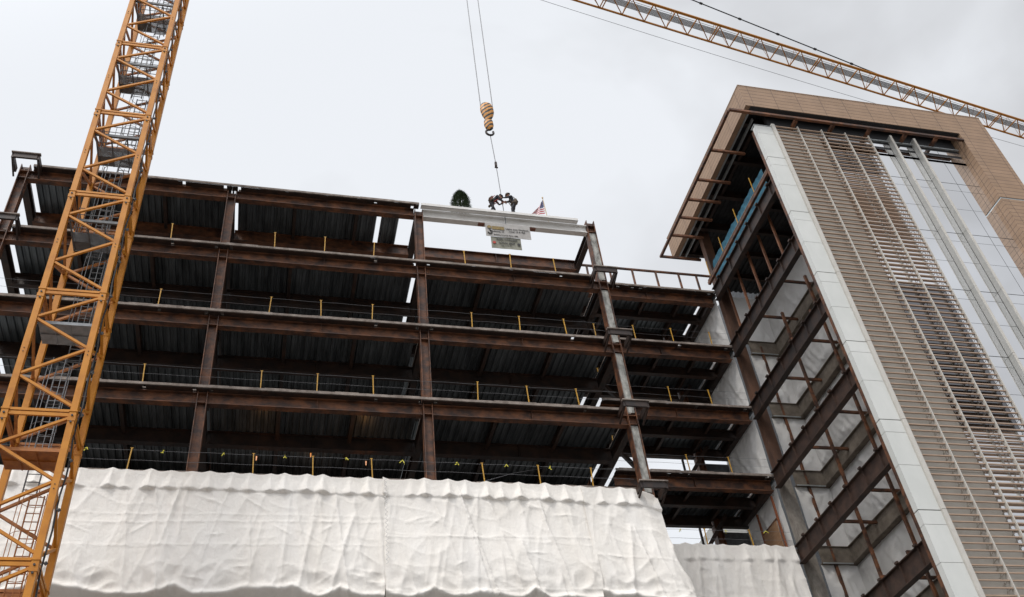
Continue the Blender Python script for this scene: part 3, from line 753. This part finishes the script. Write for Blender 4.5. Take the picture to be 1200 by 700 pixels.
# ================================================================== crane mast
MX0, MX1, MY0, MY1 = -8.18, -6.05, 26.6, 28.68
cr = empty('tower_crane', ((MX0+MX1)/2, 27.6, -1.6), 'orange lattice mast of a tower crane standing in front of the steel frame', 'crane')
SEC = 5.0; ZH = [13.97+SEC*k for k in range(-3, 9)]       # heights of the horizontals
cw = .20
for z in ZH:
    zb = z-SEC
    b = MB()
    for x in (MX0, MX1-cw):
        for y in (MY0, MY1-cw):
            b.box(x, x+cw, y, y+cw, zb+.002, z-.002)
            b.box(x-.015, x+cw+.015, y-.015, y+cw+.015, z-.40, z-.25)
            b.box(x-.02, x+cw+.02, y-.02, y+cw+.02, z+.0-.06, z-.003)
    b.cur = 1
    for x in (MX0, MX1-cw):
        for dz in (-.09, -.33): b.tube((x+cw/2, MY0-.045, z-.12+dz), (x+cw/2, MY0-.015, z-.12+dz), .035, 8)
        for dz in (2.2, 2.35): b.tube((x+cw/2, MY0-.02, zb+dz), (x+cw/2, MY0+.0, zb+dz), .018, 6)
    sec = b.build('mast_section', [M['orange'], M['black']], cr)
    # lacing of each face: horizontal pair and a W of diagonals
    for f in range(4):
        w = MB(); th = .085
        if f == 0: P = lambda u, zz: (MX1-cw-(MX1-MX0-2*cw)*u, MY0+.07, zz)
        if f == 1: P = lambda u, zz: (MX1-.09, MY0+cw+(MY1-MY0-2*cw)*u, zz)
        if f == 2: P = lambda u, zz: (MX0+cw+(MX1-MX0-2*cw)*u, MY1-.10, zz)
        if f == 3: P = lambda u, zz: (MX0+.09, MY1-cw-(MY1-MY0-2*cw)*u, zz)
        w.bar(P(0, z-.02), P(1, z-.02), .10, .09); w.bar(P(0, z-.16), P(1, z-.16), .07, .12)
        zz = [z-.28, z-1.30, z-2.50, z-3.68, z-4.86]
        # right, left, right, left, right
        for i in range(4):
            u0, u1 = (0, 1) if i % 2 == 0 else (1, 0)
            a0 = zz[i]-(.05 if i else 0); a1 = zz[i+1]+.05
            w.bar(P(u0, a0), P(u1, a1), th, th)
        w.build('lacing', M['orange'] if f in (0, 1) else M['orange_dk'], sec)
    # platform with rail
    zp = z-1.40
    m = 'orange_dk' if zp < 18 else 'walk' if zp < 23 else 'grey_steel'
    b = MB()
    if zp < 23:
        b.box(MX0+.22, MX1-.22, MY0+.25, MY0+1.30, zp, zp+.05)
        for x in (MX0+.7, MX0+1.2): b.box(x, x+.03, MY0+.28, MY0+1.29, zp-.03, zp-.001)
        b.box(MX0+.24, MX1-.24, MY0+.75, MY0+.78, zp-.035, zp-.002)
    else:
        for q in range(20): b.box(MX0+.22, MX1-.22, MY0+.85+q*.05, MY0+.872+q*.05, zp, zp+.03)
        for x in (MX0+.22, MX0+.8, MX0+1.4, MX1-.28): b.box(x, x+.05, MY0+.3, MY1-.3, zp-.06, zp-.001)
        b.box(MX0+.22, MX0+.8, MY1-.75, MY1-.3, zp+.001, zp+.035)
    b.box(MX0+.10, MX1-.22, MY0+.20, MY0+.27, zp-.02, zp+.10)
    b.build('platform', M[m], cr)
    # ladder and safety cage
    lx, ly = MX0+1.30-.25*(1 if int(z) % 2 else 0), MY0+1.45
    m = 'orange_dk' if zp < 18 else 'walk' if zp < 23 else 'grey_steel'
    b = MB()
    for s in (-.2, .2): b.bar((lx+s, ly, zb-2.1), (lx+s, ly, z-2.2), .035, .05)
    zz = zb-2.0
    while zz < z-2.2: b.bar((lx-.2, ly, zz), (lx+.2, ly, zz), .022); zz += .28
    for k in range(4):
        zc = zb-1.2+k*1.2; pts = [(lx+.38*math.sin(a), ly-.38+.38*math.cos(a), zc) for a in [R(-150+30*i+180-30) for i in range(13)]]
        b.path(pts, .011, 4)
    for a in (100, 150, 210, 260): b.bar((lx+.38*math.sin(R(a)), ly-.38+.38*math.cos(R(a)), zb-1.2), (lx+.38*math.sin(R(a)), ly-.38+.38*math.cos(R(a)), z-2.4), .02)
    b.build('ladder', M[m], cr)
    if z > 24:                                   # wire guards round the upper landings
        b = MB()
        for x in [MX0+.35+.24*i for i in range(7)]: b.bar((x, MY0+.62, zp), (x, MY0+.62, zp+1.1), .018)
        for h in (.05, .4, .75, 1.1): b.bar((MX0+.3, MY0+.62, zp+h), (MX1-.3, MY0+.62, zp+h), .022)
        for y in [MY0+.7+.28*i for i in range(6)]: b.bar((MX0+.32, y, zp), (MX0+.32, y, zp+1.1), .018)
        for h in (.4, 1.1): b.bar((MX0+.32, MY0+.62, zp+h), (MX0+.32, MY1-.3, zp+h), .022)
        b.build('landing_guard', M['grey_steel'], cr)
b = MB(); pts = []
for i in range(90):
    z = -1.6+i*.62; pts.append((MX1-.02+.03*math.sin(i*1.7), MY0+.62+.06*math.sin(i*.9), z))
b.path(pts, .03, 5); b.build('power_cable', M['black'], cr)
b = MB()
for i in range(26):
    z = 9+i*1.7; b.tube((MX1+.01, MY0+.62, z), (MX1+.07, MY0+.62, z+.06), .05, 6)
b.build('cable_clip', M['grey_steel'], cr)
part('mast_head', 'orange', (MX0-.3, MX1+.3, MY0-.3, MY1+.3, 53.98, 55.2), parent=cr)
# clamp lamp low on the mast
b = MB()
b.box(-8.0, -7.55, 26.85, 26.95, 12.42, 12.50)
for s in (0, .16): b.bar((-7.95+s, 26.9, 12.42), (-7.80+s, 26.9, 11.85), .07, .07); b.bar((-7.60-s*.6, 26.9, 12.42), (-7.84+s, 26.9, 11.85), .06, .06)
tag(b.build('rope_hook_bracket', M['black']), 'black forked bracket clamped low inside the orange mast', 'bracket')

# ================================================================== second crane: its jib overhead
H0 = 70.0; jd = Vector((.9885, .1512, 0)).normalized(); jn = Vector((-jd.y, jd.x, 0))
o0 = Vector((22.873, 38.773, H0))                        # a node on the far chord
W = 1.69
jb = empty('crane_jib', tuple(o0), 'long orange lattice crane jib crossing the sky above the tower', 'crane')
n0, n1 = -7, 27; stp = 2.06
def far(i): return o0+jd*(stp*i)
def near(i): return o0+jd*(stp*(i+.02))-jn*W
def top(i): return o0+jd*(stp*(i+.25))-jn*(W*.5)+Vector((0, 0, 1.6))
b = MB(); b.bar(far(n0), far(n1), .13, .13); b.build('bottom_chord', M['jib'], jb)
b = MB(); b.bar(near(n0), near(n1), .12, .12); b.build('bottom_chord', M['jib'], jb)
b = MB(); b.tube(top(n0), top(n1), .08, 8); b.build('top_chord', M['jib'], jb)
for i in range(n0, n1):
    b = MB()
    b.bar(far(i), near(i), .075); b.bar(near(i), far(i+1), .075)
    if i % 5 == 0: b.bar(far(i)+jd*.22, near(i)+jd*.22, .075)
    b.bar(near(i), top(i), .035)
    if i % 2: b.bar(far(i), top(i), .028); b.bar(top(i), far(i+1), .028)
    b.build('lacing', M['jib'], jb)
b = MB(); c0 = o0-jn*(W*.50)+Vector((0, 0, .25))
for q in range(9): b.bar(c0+jd*stp*n0+jn*(q-4)*.062, c0+jd*stp*n1+jn*(q-4)*.062, .044, .02)
b.bar(c0+jd*stp*n0-jn*.34+Vector((0, 0, .1)), c0+jd*stp*n1-jn*.34+Vector((0, 0, .1)), .03, .03)
b.build('walkway', M['walk'], jb)
tag_p = Vector((45.9, 41.4, 71.6)); up_p = Vector((tag_p.x-26, 0, 0))
pa = top(14)+Vector((0, 0, .1)); rv = Vector((811-600, 0-350, 1143.38)); Rm = Matrix((RX, RY, RZ)).transposed(); rv = Rm @ rv
pl_o = pa; tpar = (pl_o.dot(jn))/rv.dot(jn); pb = rv*tpar; pe = pa+(pb-pa)*2.2
b = MB(); b.tube(pa, pe, .055, 8)
for q in range(1, 12): c_ = pa+(pe-pa)*(q/11.5); b.tube(c_-(pe-pa).normalized()*.12, c_+(pe-pa).normalized()*.12, .11, 8)
b.build('pendant_bar', M['black'], jb)
b = MB(); pts = []
for i in range(41):
    s = i/40; pts.append(tuple(far(n0)+jd*(stp*(n1-n0)*s)+jn*(.55)+Vector((0, 0, -.2-2.2*4*s*(1-s)*.35))))
b.path(pts, .018, 5); b.build('trolley_rope', M['rope_grey'], jb)

# ================================================================== hook block, ropes, sling
hb = empty('hook_block', (10.62, 33.7, 46.2), 'orange and black striped crane hook block hanging above the white beam', 'hook block')
b = MB()
prof = [(47.72, .16), (47.60, .30), (47.3, .40), (46.9, .42), (46.5, .34), (46.2, .22), (46.05, .18)]
k = len(b.v); n = 12
for z, r in prof:
    for i in range(n):
        a = 2*math.pi*i/n; b.v.append((10.62+r*math.cos(a), 33.7+.55*r*math.sin(a), z))
for j in range(len(prof)-1):
    for i in range(n): q = (i+1) % n; b.face([k+j*n+i, k+(j+1)*n+i, k+(j+1)*n+q, k+j*n+q])
b.face([k+i for i in range(n)]); b.build('sheave_housing', M['hazard'], hb, False)
b = MB(); k = 0
prof = [(46.05, .16), (45.95, .27), (45.6, .29), (45.3, .22), (45.15, .10)]
for z, r in prof:
    for i in range(n):
        a = 2*math.pi*i/n; b.v.append((10.62+r*math.cos(a), 33.7+.7*r*math.sin(a), z))
for j in range(len(prof)-1):
    for i in range(n): q = (i+1) % n; b.face([j*n+i, (j+1)*n+i, (j+1)*n+q, j*n+q])
b.build('swivel_body', M['hazard'], hb)
b = MB(); pts = [(10.62+.22*math.cos(R(a)), 33.7, 44.92+.24*math.sin(R(a))) for a in range(100, 395, 18)]
pts = [(10.62, 33.7, 45.2)]+pts
for i in range(len(pts)-1): b.tube(pts[i], pts[i+1], .065, 8, .065)
b.build('hook', M['rust_dark'], hb)
for dx, lab in ((-.36, 'left of the two steel hoist ropes holding the hook block'), (.37, 'right of the two steel hoist ropes holding the hook block')):
    tag(MB().tube((10.62+dx, 33.7, 47.3), (10.55+dx*1.15, 33.7, 78), .028, 6).build('hoist_rope', M['rope_grey']), lab, 'rope')
sl = empty('lifting_sling', (10.9, 34.1, 38.4), 'thin lifting sling with shackle between the hook and the white beam', 'sling')
MB().tube((10.63, 33.72, 44.72), (10.78, 33.85, 42.3), .024, 6).build('sling_rope', M['rope_grey'], sl)
MB().tube((10.79, 33.86, 42.0), (10.94, 34.02, 38.20), .022, 6).build('sling_rope', M['rope_grey'], sl)
b = MB(); b.box(10.72, 10.84, 33.80, 33.90, 42.12, 42.45); b.tube((10.70, 33.85, 42.02), (10.87, 33.87, 42.02), .05, 8); b.build('shackle', M['rust_dark'], sl)
b = MB(); b.box(10.86, 10.96, 33.95, 34.05, 39.15, 39.42); b.build('tag_line_snap', M['orange_tube'], sl)

# ================================================================== banners
def text_mesh(s, size, x, z, y, m, parent, bold=0, sx=1.0):
    cu = bpy.data.curves.new('lettering', 'FONT'); cu.body = s; cu.size = size; cu.extrude = .002; cu.offset = bold
    ob = bpy.data.objects.new('lettering', cu); col.objects.link(ob)
    dg = bpy.context.evaluated_depsgraph_get(); me = bpy.data.meshes.new_from_object(ob.evaluated_get(dg))
    bpy.data.objects.remove(ob); me.name = 'lettering'
    for v in me.vertices: v.co = Vector((x+v.co.x*sx, y-v.co.z, z+v.co.y))
    me.materials.clear(); me.materials.append(m)
    o = bpy.data.objects.new('lettering', me); col.objects.link(o)
    if parent: o.parent = parent; o.location = -wloc(parent)
    return o
def cloth(x0, x1, z0, z1, y, amp, m, parent, name='sheet'):
    b = MB(); nx, nz = 40, 18
    for side in (0, .012):
        for j in range(nz+1):
            for i in range(nx+1):
                x = x0+(x1-x0)*i/nx; z = z0+(z1-z0)*j/nz
                b.v.append((x, y+side+amp*noise.noise(Vector((x*1.6, 3, z*1.2)))*min(1, (z1-z)*2), z))
    k = (nx+1)*(nz+1)
    for j in range(nz):
        for i in range(nx):
            a = j*(nx+1)+i; b.face([a, a+1, a+nx+2, a+nx+1]); a += k; b.face([a, a+nx+1, a+nx+2, a+1])
    return b.build(name, m, parent, True)
YB = CY-.24
bn = empty('banner', (10.9, YB, 37.4), 'larger white union banner hanging from the underside of the white beam', 'banner')
cloth(9.78, 12.20, 36.44, 37.45, YB, .03, M['banner'], bn)
yt = YB-.03
text_mesh('Union Iron Workers', .145, 10.86, 37.02, yt, M['ink'], bn, .004)
text_mesh('Local 15 & 424', .145, 11.02, 36.84, yt, M['ink'], bn, .004)
text_mesh('Building America Since 1896', .12, 10.18, 36.53, yt, M['ink'], bn, .003, .95)
text_mesh('Bethlehem, CT', .14, 10.08, 36.76, yt, M['ink'], bn, .004, .8)
b = MB(); b.box(10.12, 10.78, yt-.004, yt, 36.95, 37.19); b.tube((9.98, yt-.004, 37.10), (9.98, yt, 37.10), .12, 12); b.build('logo_plate', M['gold'], bn)
b = MB(); pts = [(9.98, yt-.01, 36.98)]+[(9.99+.11*math.cos(R(a)), yt-.01, 36.72+.11*math.sin(R(a))) for a in range(80, -190, -25)]
b.path(pts, .03, 6); b.build('hook_emblem', M['ink'], bn)
bn2 = empty('banner', (10.7, YB, 36.4), 'smaller olive banner with black capital letters hanging below the white banner', 'banner')
YB2 = YB-.02+.06
cloth(10.02, 11.62, 35.62, 36.46, YB2, .04, M['banner2'], bn2)
text_mesh('IRON WORKERS', .17, 10.30, 36.20, YB2-.04, M['ink'], bn2, .006, .88)
text_mesh('LOCAL #424', .17, 10.42, 35.96, YB2-.04, M['ink'], bn2, .006, .9)
text_mesh('New Haven, CT', .085, 10.52, 35.80, YB2-.04, M['ink'], bn2, .002)
b = MB(); b.tube((10.17, YB2-.045, 36.0), (10.17, YB2-.04, 36.0), .09, 14); b.build('badge', M['red'], bn2)
b = MB(); b.tube((11.48, YB2-.045, 35.98), (11.48, YB2-.04, 35.98), .09, 14); b.build('badge', M['ink'], bn2)

# ================================================================== little tree and flag on the beam
tr = empty('spruce_tree', (8.62, CY, 38.09), 'small dark evergreen fastened upright on the white beam', 'tree')
MB().tube((8.62, CY, 38.09), (8.62, CY, 40.05), .04, 7, .015).build('trunk', M['bark'], tr)
b = MB(); rr = random.Random(3)
for i in range(5600):
    h = rr.random(); z = 38.30+1.62*h
    rmax = (.50*(1-h**2.8)**.75)*(1+.07*math.sin(h*30))+.02
    a = rr.uniform(0, 2*math.pi); r = rmax*math.sqrt(rr.uniform(.15, 1))*(1+.12*noise.noise(Vector((math.cos(a)*2, math.sin(a)*2, z*3))))
    p = Vector((8.62+r*math.cos(a), CY+r*math.sin(a), z))
    d = Vector((math.cos(a), math.sin(a), rr.uniform(.1, .9))).normalized()*rr.uniform(.06, .17)
    s = Vector((-math.sin(a), math.cos(a), rr.uniform(-.5, .5)))*rr.uniform(.006, .016)
    k = len(b.v); b.v += [tuple(p-s), tuple(p+s), tuple(p+d)]; b.face([k, k+1, k+2])
b.build('crown', M['needle'], tr)
MB().tube((8.62, CY, 39.95), (8.60, CY, 40.28), .012, 5, .004).build('top_shoot', M['bark'], tr)

fg = empty('flag', (13.42, CY, 38.09), 'American flag drooping from a short wooden pole on the white beam', 'flag')
P0 = Vector((13.42, CY, 38.09)); P1 = Vector((13.30, CY-.02, 40.12))
MB().tube(P0, P1, .028, 8, .022).tube(P1, P1+Vector((0, 0, .07)), .045, 8).build('flagpole', M['pole'], fg)
b = MB(); nx, nz_ = 40, 26
for j in range(nz_+1):
    for i in range(nx+1):
        u, v = i/nx, j/nz_          # u away from the pole, v down
        hx = -.80*u*(.35+.85*v) ; drop = u*.95*(1-.10*v)
        x = P1.x+.0+hx*.95-.0; z = P1.z-.10-1.15*v*(1-.12*u)-drop*.62
        y = P1.y+.10*math.sin(u*9+v*2)*u
        b.v.append((x, y, z))
for j in range(nz_):
    for i in range(nx):
        st = int(j/nz_*13); b.cur = 2 if (j < nz_*7/13 and i < nx*.50) else (0 if st % 2 == 0 else 1)
        a = j*(nx+1)+i; b.face([a, a+nx+1, a+nx+2, a+1])
fc = b.build('flag_cloth', [M['flag_red'], M['flag_white'], M['flag_blue']], fg, True)
b = MB()
for r_ in range(5):
    for c_ in range(6):
        u = (c_+.6)/6*.40; v = (r_+.6)/5*.5
        hx = -.80*u*(.35+.85*v); x = P1.x+hx*.95; z = P1.z-.10-1.15*v*(1-.12*u)-u*.95*(1-.10*v)*.62; y = P1.y+.10*math.sin(u*9+v*2)*u-.004
        pts = []
        for q in range(10):
            rr_ = .014 if q % 2 == 0 else .006; pts.append((x+rr_*math.sin(R(36*q)), y, z+rr_*math.cos(R(36*q))))
        k = len(b.v); b.v += pts; b.face(list(range(k, k+10)))
b.build('stars', M['flag_white'], fc)

# ================================================================== the two ironworkers
def person(loc, rz, joints, edges, label, hat, skin_names):
    lean_red = 'red' in label
    t = empty('person', loc, label, 'person', 'ironworkers on the beam')
    names = list(joints); me = bpy.data.meshes.new('body')
    me.from_pydata([joints[n][0] for n in names], [(names.index(a), names.index(b_)) for a, b_ in edges], [])
    ob = bpy.data.objects.new('body', me); col.objects.link(ob)
    mod = ob.modifiers.new('skin', 'SKIN'); mod.use_smooth_shade = True; sub = ob.modifiers.new('sub', 'SUBSURF'); sub.levels = 1; sub.render_levels = 1
    for i, n in enumerate(names):
        sv = me.skin_vertices[0].data[i]; r = joints[n][1]; sv.radius = r if isinstance(r, tuple) else (r, r)
        sv.use_root = (n == 'pelvis')
    dg = bpy.context.evaluated_depsgraph_get(); m2 = bpy.data.meshes.new_from_object(ob.evaluated_get(dg)); bpy.data.objects.remove(ob)
    m2.materials.clear(); m2.materials.append(M['cloth_dark']); m2.materials.append(M['skin']); m2.materials.append(M['tan'])
    sk_ = [(Vector(joints[n][0]), r) for n, r in skin_names]
    for pl in m2.polygons:
        pl.use_smooth = True
        c = pl.center
        if any((c-p).length < r for p, r in sk_): pl.material_index = 1
        elif c.z < .13: pl.material_index = 2
    body = bpy.data.objects.new('body', m2); m2.name = 'body'; col.objects.link(body); body.parent = t
    t.rotation_euler.z = rz
    hd = Vector(joints['head'][0]); nk = Vector(joints['neck'][0]); up = (hd-nk).normalized()
    def add(b, name, m, par=t):
        o = b.build(name, m, None, True); o.parent = par; o.location = (0, 0, 0); return o
    b = MB(); c = hd+up*.035; a1 = up.orthogonal().normalized(); a2 = up.cross(a1)
    rings = [(.0, .135), (.05, .13), (.10, .095), (.13, .04)]; n = 12
    for h, r in [(0.0, .165)]+rings:
        for i in range(n): a = 2*math.pi*i/n; b.v.append(tuple(c+up*h+a1*math.cos(a)*r+a2*math.sin(a)*r))
    for j in range(len(rings)):
        for i in range(n): q = (i+1) % n; b.face([j*n+i, j*n+q, (j+1)*n+q, (j+1)*n+i])
    b.face([len(rings)*n+i for i in range(n)]); add(b, 'hard_hat', hat)
    # tool bag on the back and harness straps, tool belt
    ch = Vector(joints['chest'][0]); pv = Vector(joints['pelvis'][0]); ax = (ch-pv).normalized(); side = Vector((0, 1, 0)); bk = side.cross(ax).normalized()
    if bk.x > 0: bk = -bk
    b = MB(); m_ = pv*.35+ch*.65+bk*.20
    b.bar(m_-ax*.15, m_+ax*.13, .24, .11, up=tuple(bk)); add(b, 'tool_bag', M['bag'])
    b = MB()
    for s in (-.12, .12):
        b.bar(ch+bk*.16+side*s+ax*.14, pv+bk*.135+side*s, .045, .02, up=tuple(bk)); b.bar(ch-bk*.15+side*s+ax*.12, pv-bk*.13+side*s, .045, .02, up=tuple(bk))
    add(b, 'harness', M['red'] if lean_red else M['bag'])
    b = MB(); cc = pv+ax*.05
    for i in range(14):
        a0, a1_ = 2*math.pi*i/14, 2*math.pi*(i+1)/14
        b.bar(cc+bk*math.cos(a0)*.16+side*math.sin(a0)*.20, cc+bk*math.cos(a1_)*.16+side*math.sin(a1_)*.20, .07, .02, up=tuple(bk))
    for s in (-1, 1): b.bar(cc+side*s*.22+ax*.02, cc+side*s*.22-ax*.20, .12, .09)
    add(b, 'tool_belt', M['bag'])
    return t
def hand(J, E, s, wrist, d, up):
    d = Vector(d).normalized(); up = Vector(up).normalized(); sd_ = d.cross(up).normalized(); w = Vector(J[wrist][0])
    palm = w+d*.07; J['palm'+s] = (tuple(palm), (.035, .022)); E.append((wrist, 'palm'+s))
    for i, (o, l) in enumerate(((-.030, .065), (-.010, .078), (.010, .072), (.030, .058))):
        a = palm+d*.03+sd_*o; b_ = a+d*l*.55-up*.012; c = b_+d*l*.35-up*.035
        for nm, p in (('a', a), ('b', b_), ('c', c)): J['f%s%d%s' % (nm, i, s)] = (tuple(p), .0095)
        E += [('palm'+s, 'fa%d%s' % (i, s)), ('fa%d%s' % (i, s), 'fb%d%s' % (i, s)), ('fb%d%s' % (i, s), 'fc%d%s' % (i, s))]
    a = w+d*.035-sd_*.035; b_ = a+d*.035-sd_*.02-up*.02
    J['t1'+s] = (tuple(a), .012); J['t2'+s] = (tuple(b_), .010); E += [('palm'+s, 't1'+s), ('t1'+s, 't2'+s)]
def worker(lean, head, hands, feet, loc, rz, label, hat):
    # x forward, y left, z up
    pz = .93; L_ = Vector((math.sin(lean), 0, math.cos(lean)))
    pv = Vector((-.10, 0, pz)); ch = pv+L_*.33; sh = pv+L_*.50; nk = pv+L_*.58; hd = nk+Vector(head)*.19; tp = nk+Vector(head)*.28
    J = {'pelvis': (tuple(pv), (.165, .12)), 'waist': (tuple(pv+L_*.16), (.145, .11)), 'chest': (tuple(ch), (.175, .125)), 'sh': (tuple(sh), (.15, .11)), 'neck': (tuple(nk), .06), 'jaw': (tuple(nk+Vector(head)*.10+Vector((.03, 0, 0))), (.068, .07)), 'head': (tuple(hd), (.085, .098)), 'top': (tuple(tp), (.06, .07)),
         'nose': (tuple(hd+Vector((.105, 0, -.03))), .018)}
    E = [('pelvis', 'waist'), ('waist', 'chest'), ('chest', 'sh'), ('sh', 'neck'), ('neck', 'jaw'), ('jaw', 'head'), ('head', 'top'), ('head', 'nose')]
    for s, y in (('l', 1), ('r', -1)):
        J['ear'+s] = (tuple(hd+Vector((0, .095*y, -.02))), .022); E.append(('head', 'ear'+s))
        S = sh+Vector((0, .19*y, -.02)); Hd = Vector(hands[s]); mid = (S+Hd)/2; dd = Hd-S; ln = min(dd.length, .56)
        Hd = S+dd.normalized()*ln; mid = (S+Hd)/2; bend = math.sqrt(max(.0, .29**2-(ln/2)**2)); el = mid+Vector((-.2, .35*y, -1)).normalized()*bend
        J['s'+s] = (tuple(S), .075); J['e'+s] = (tuple(el), .052); J['w'+s] = (tuple(Hd), (.034, .028)); E += [('sh', 's'+s), ('s'+s, 'e'+s), ('e'+s, 'w'+s)]
        hand(J, E, s, 'w'+s, Hd-el, (0, .3*y, 1))
        F = Vector(feet[s]); hp = pv+Vector((0, .10*y, -.06)); kn = (hp+F+Vector((0, 0, .08)))/2+Vector((.10, .02*y, .02))
        J['h'+s] = (tuple(hp), .10); J['k'+s] = (tuple(kn), .068); J['a'+s] = (tuple(F+Vector((0, 0, .09))), .048); J['m'+s] = (tuple(F+Vector((.09, 0, .045))), (.05, .042)); J['o'+s] = (tuple(F+Vector((.19, 0, .035))), (.045, .03))
        E += [('pelvis', 'h'+s), ('h'+s, 'k'+s), ('k'+s, 'a'+s), ('a'+s, 'm'+s), ('m'+s, 'o'+s)]
    return person(loc, rz, J, E, label, hat, [('head', .12), ('jaw', .11), ('nose', .07), ('palml', .14), ('palmr', .14)])
hx, hy, hz = 10.93, CY, 39.6
worker(R(42), (.75, 0, .45), {'l': (.62, .10, 1.15), 'r': (.58, -.10, .95)}, {'l': (.05, .09, 0), 'r': (-.22, -.09, 0)}, (10.36, CY-.27, 38.12), 0,
       'worker in dark clothes with a red-trimmed harness, bent over left of the sling', M['cloth_dark'])
worker(R(20), (.45, 0, .88), {'l': (.66, .05, 1.30), 'r': (.60, -.08, 1.25)}, {'l': (.08, .09, 0), 'r': (-.20, -.09, 0)}, (11.42, CY-.27, 38.12), math.pi,
       'worker in brown hard hat with tan tool bag, reaching to the sling from the right', M['hat'])

# ================================================================== work lamps glowing in the lowest open floor
for i, (x, y, z) in enumerate(((-.75, 36.2, 23.6), (1.55, 37.3, 24.6), (3.9, 36.4, 23.7))):
    t = empty('work_lamp', (x, y, z), ['work lamp glowing orange behind the first yellow post right of the leftmost free column', 'work lamp glowing high under the deck, middle of the three', 'work lamp glowing orange just left of the central column'][i], 'lamp', 'work lamps glowing inside the lowest open floor')
    b = MB(); b.tube((x, y, z+.08), (x, y, z+.28), .02, 8, .03); b.build('lamp_bulb', M['lamp'], t)
    top_z = ZL[3]-.17
    b = MB(); b.tube((x, y, z+.28), (x, y, top_z), .008, 5); b.tube((x, y, z+.28), (x, y, z+.36), .055, 8); b.build('lamp_holder', M['black'], t)
    ld = bpy.data.lights.new('lamp_light', 'POINT'); ld.energy = 6; ld.color = (1, .42, .10); ld.shadow_soft_size = .06
    lo_ = bpy.data.objects.new('lamp_light', ld); col.objects.link(lo_); lo_.parent = t; lo_.location = (0, .25, .45)
# loose guy wire in the lowest open floor
tag(MB().path([(7.6, 34.3, 21.5), (10.4, 36, 23.4), (13.0, 38.2, 25.3)], .014, 5).build('guy_wire', M['rope_grey']), 'slack diagonal guy wire right of the central column above the tarpaulins', 'wire')
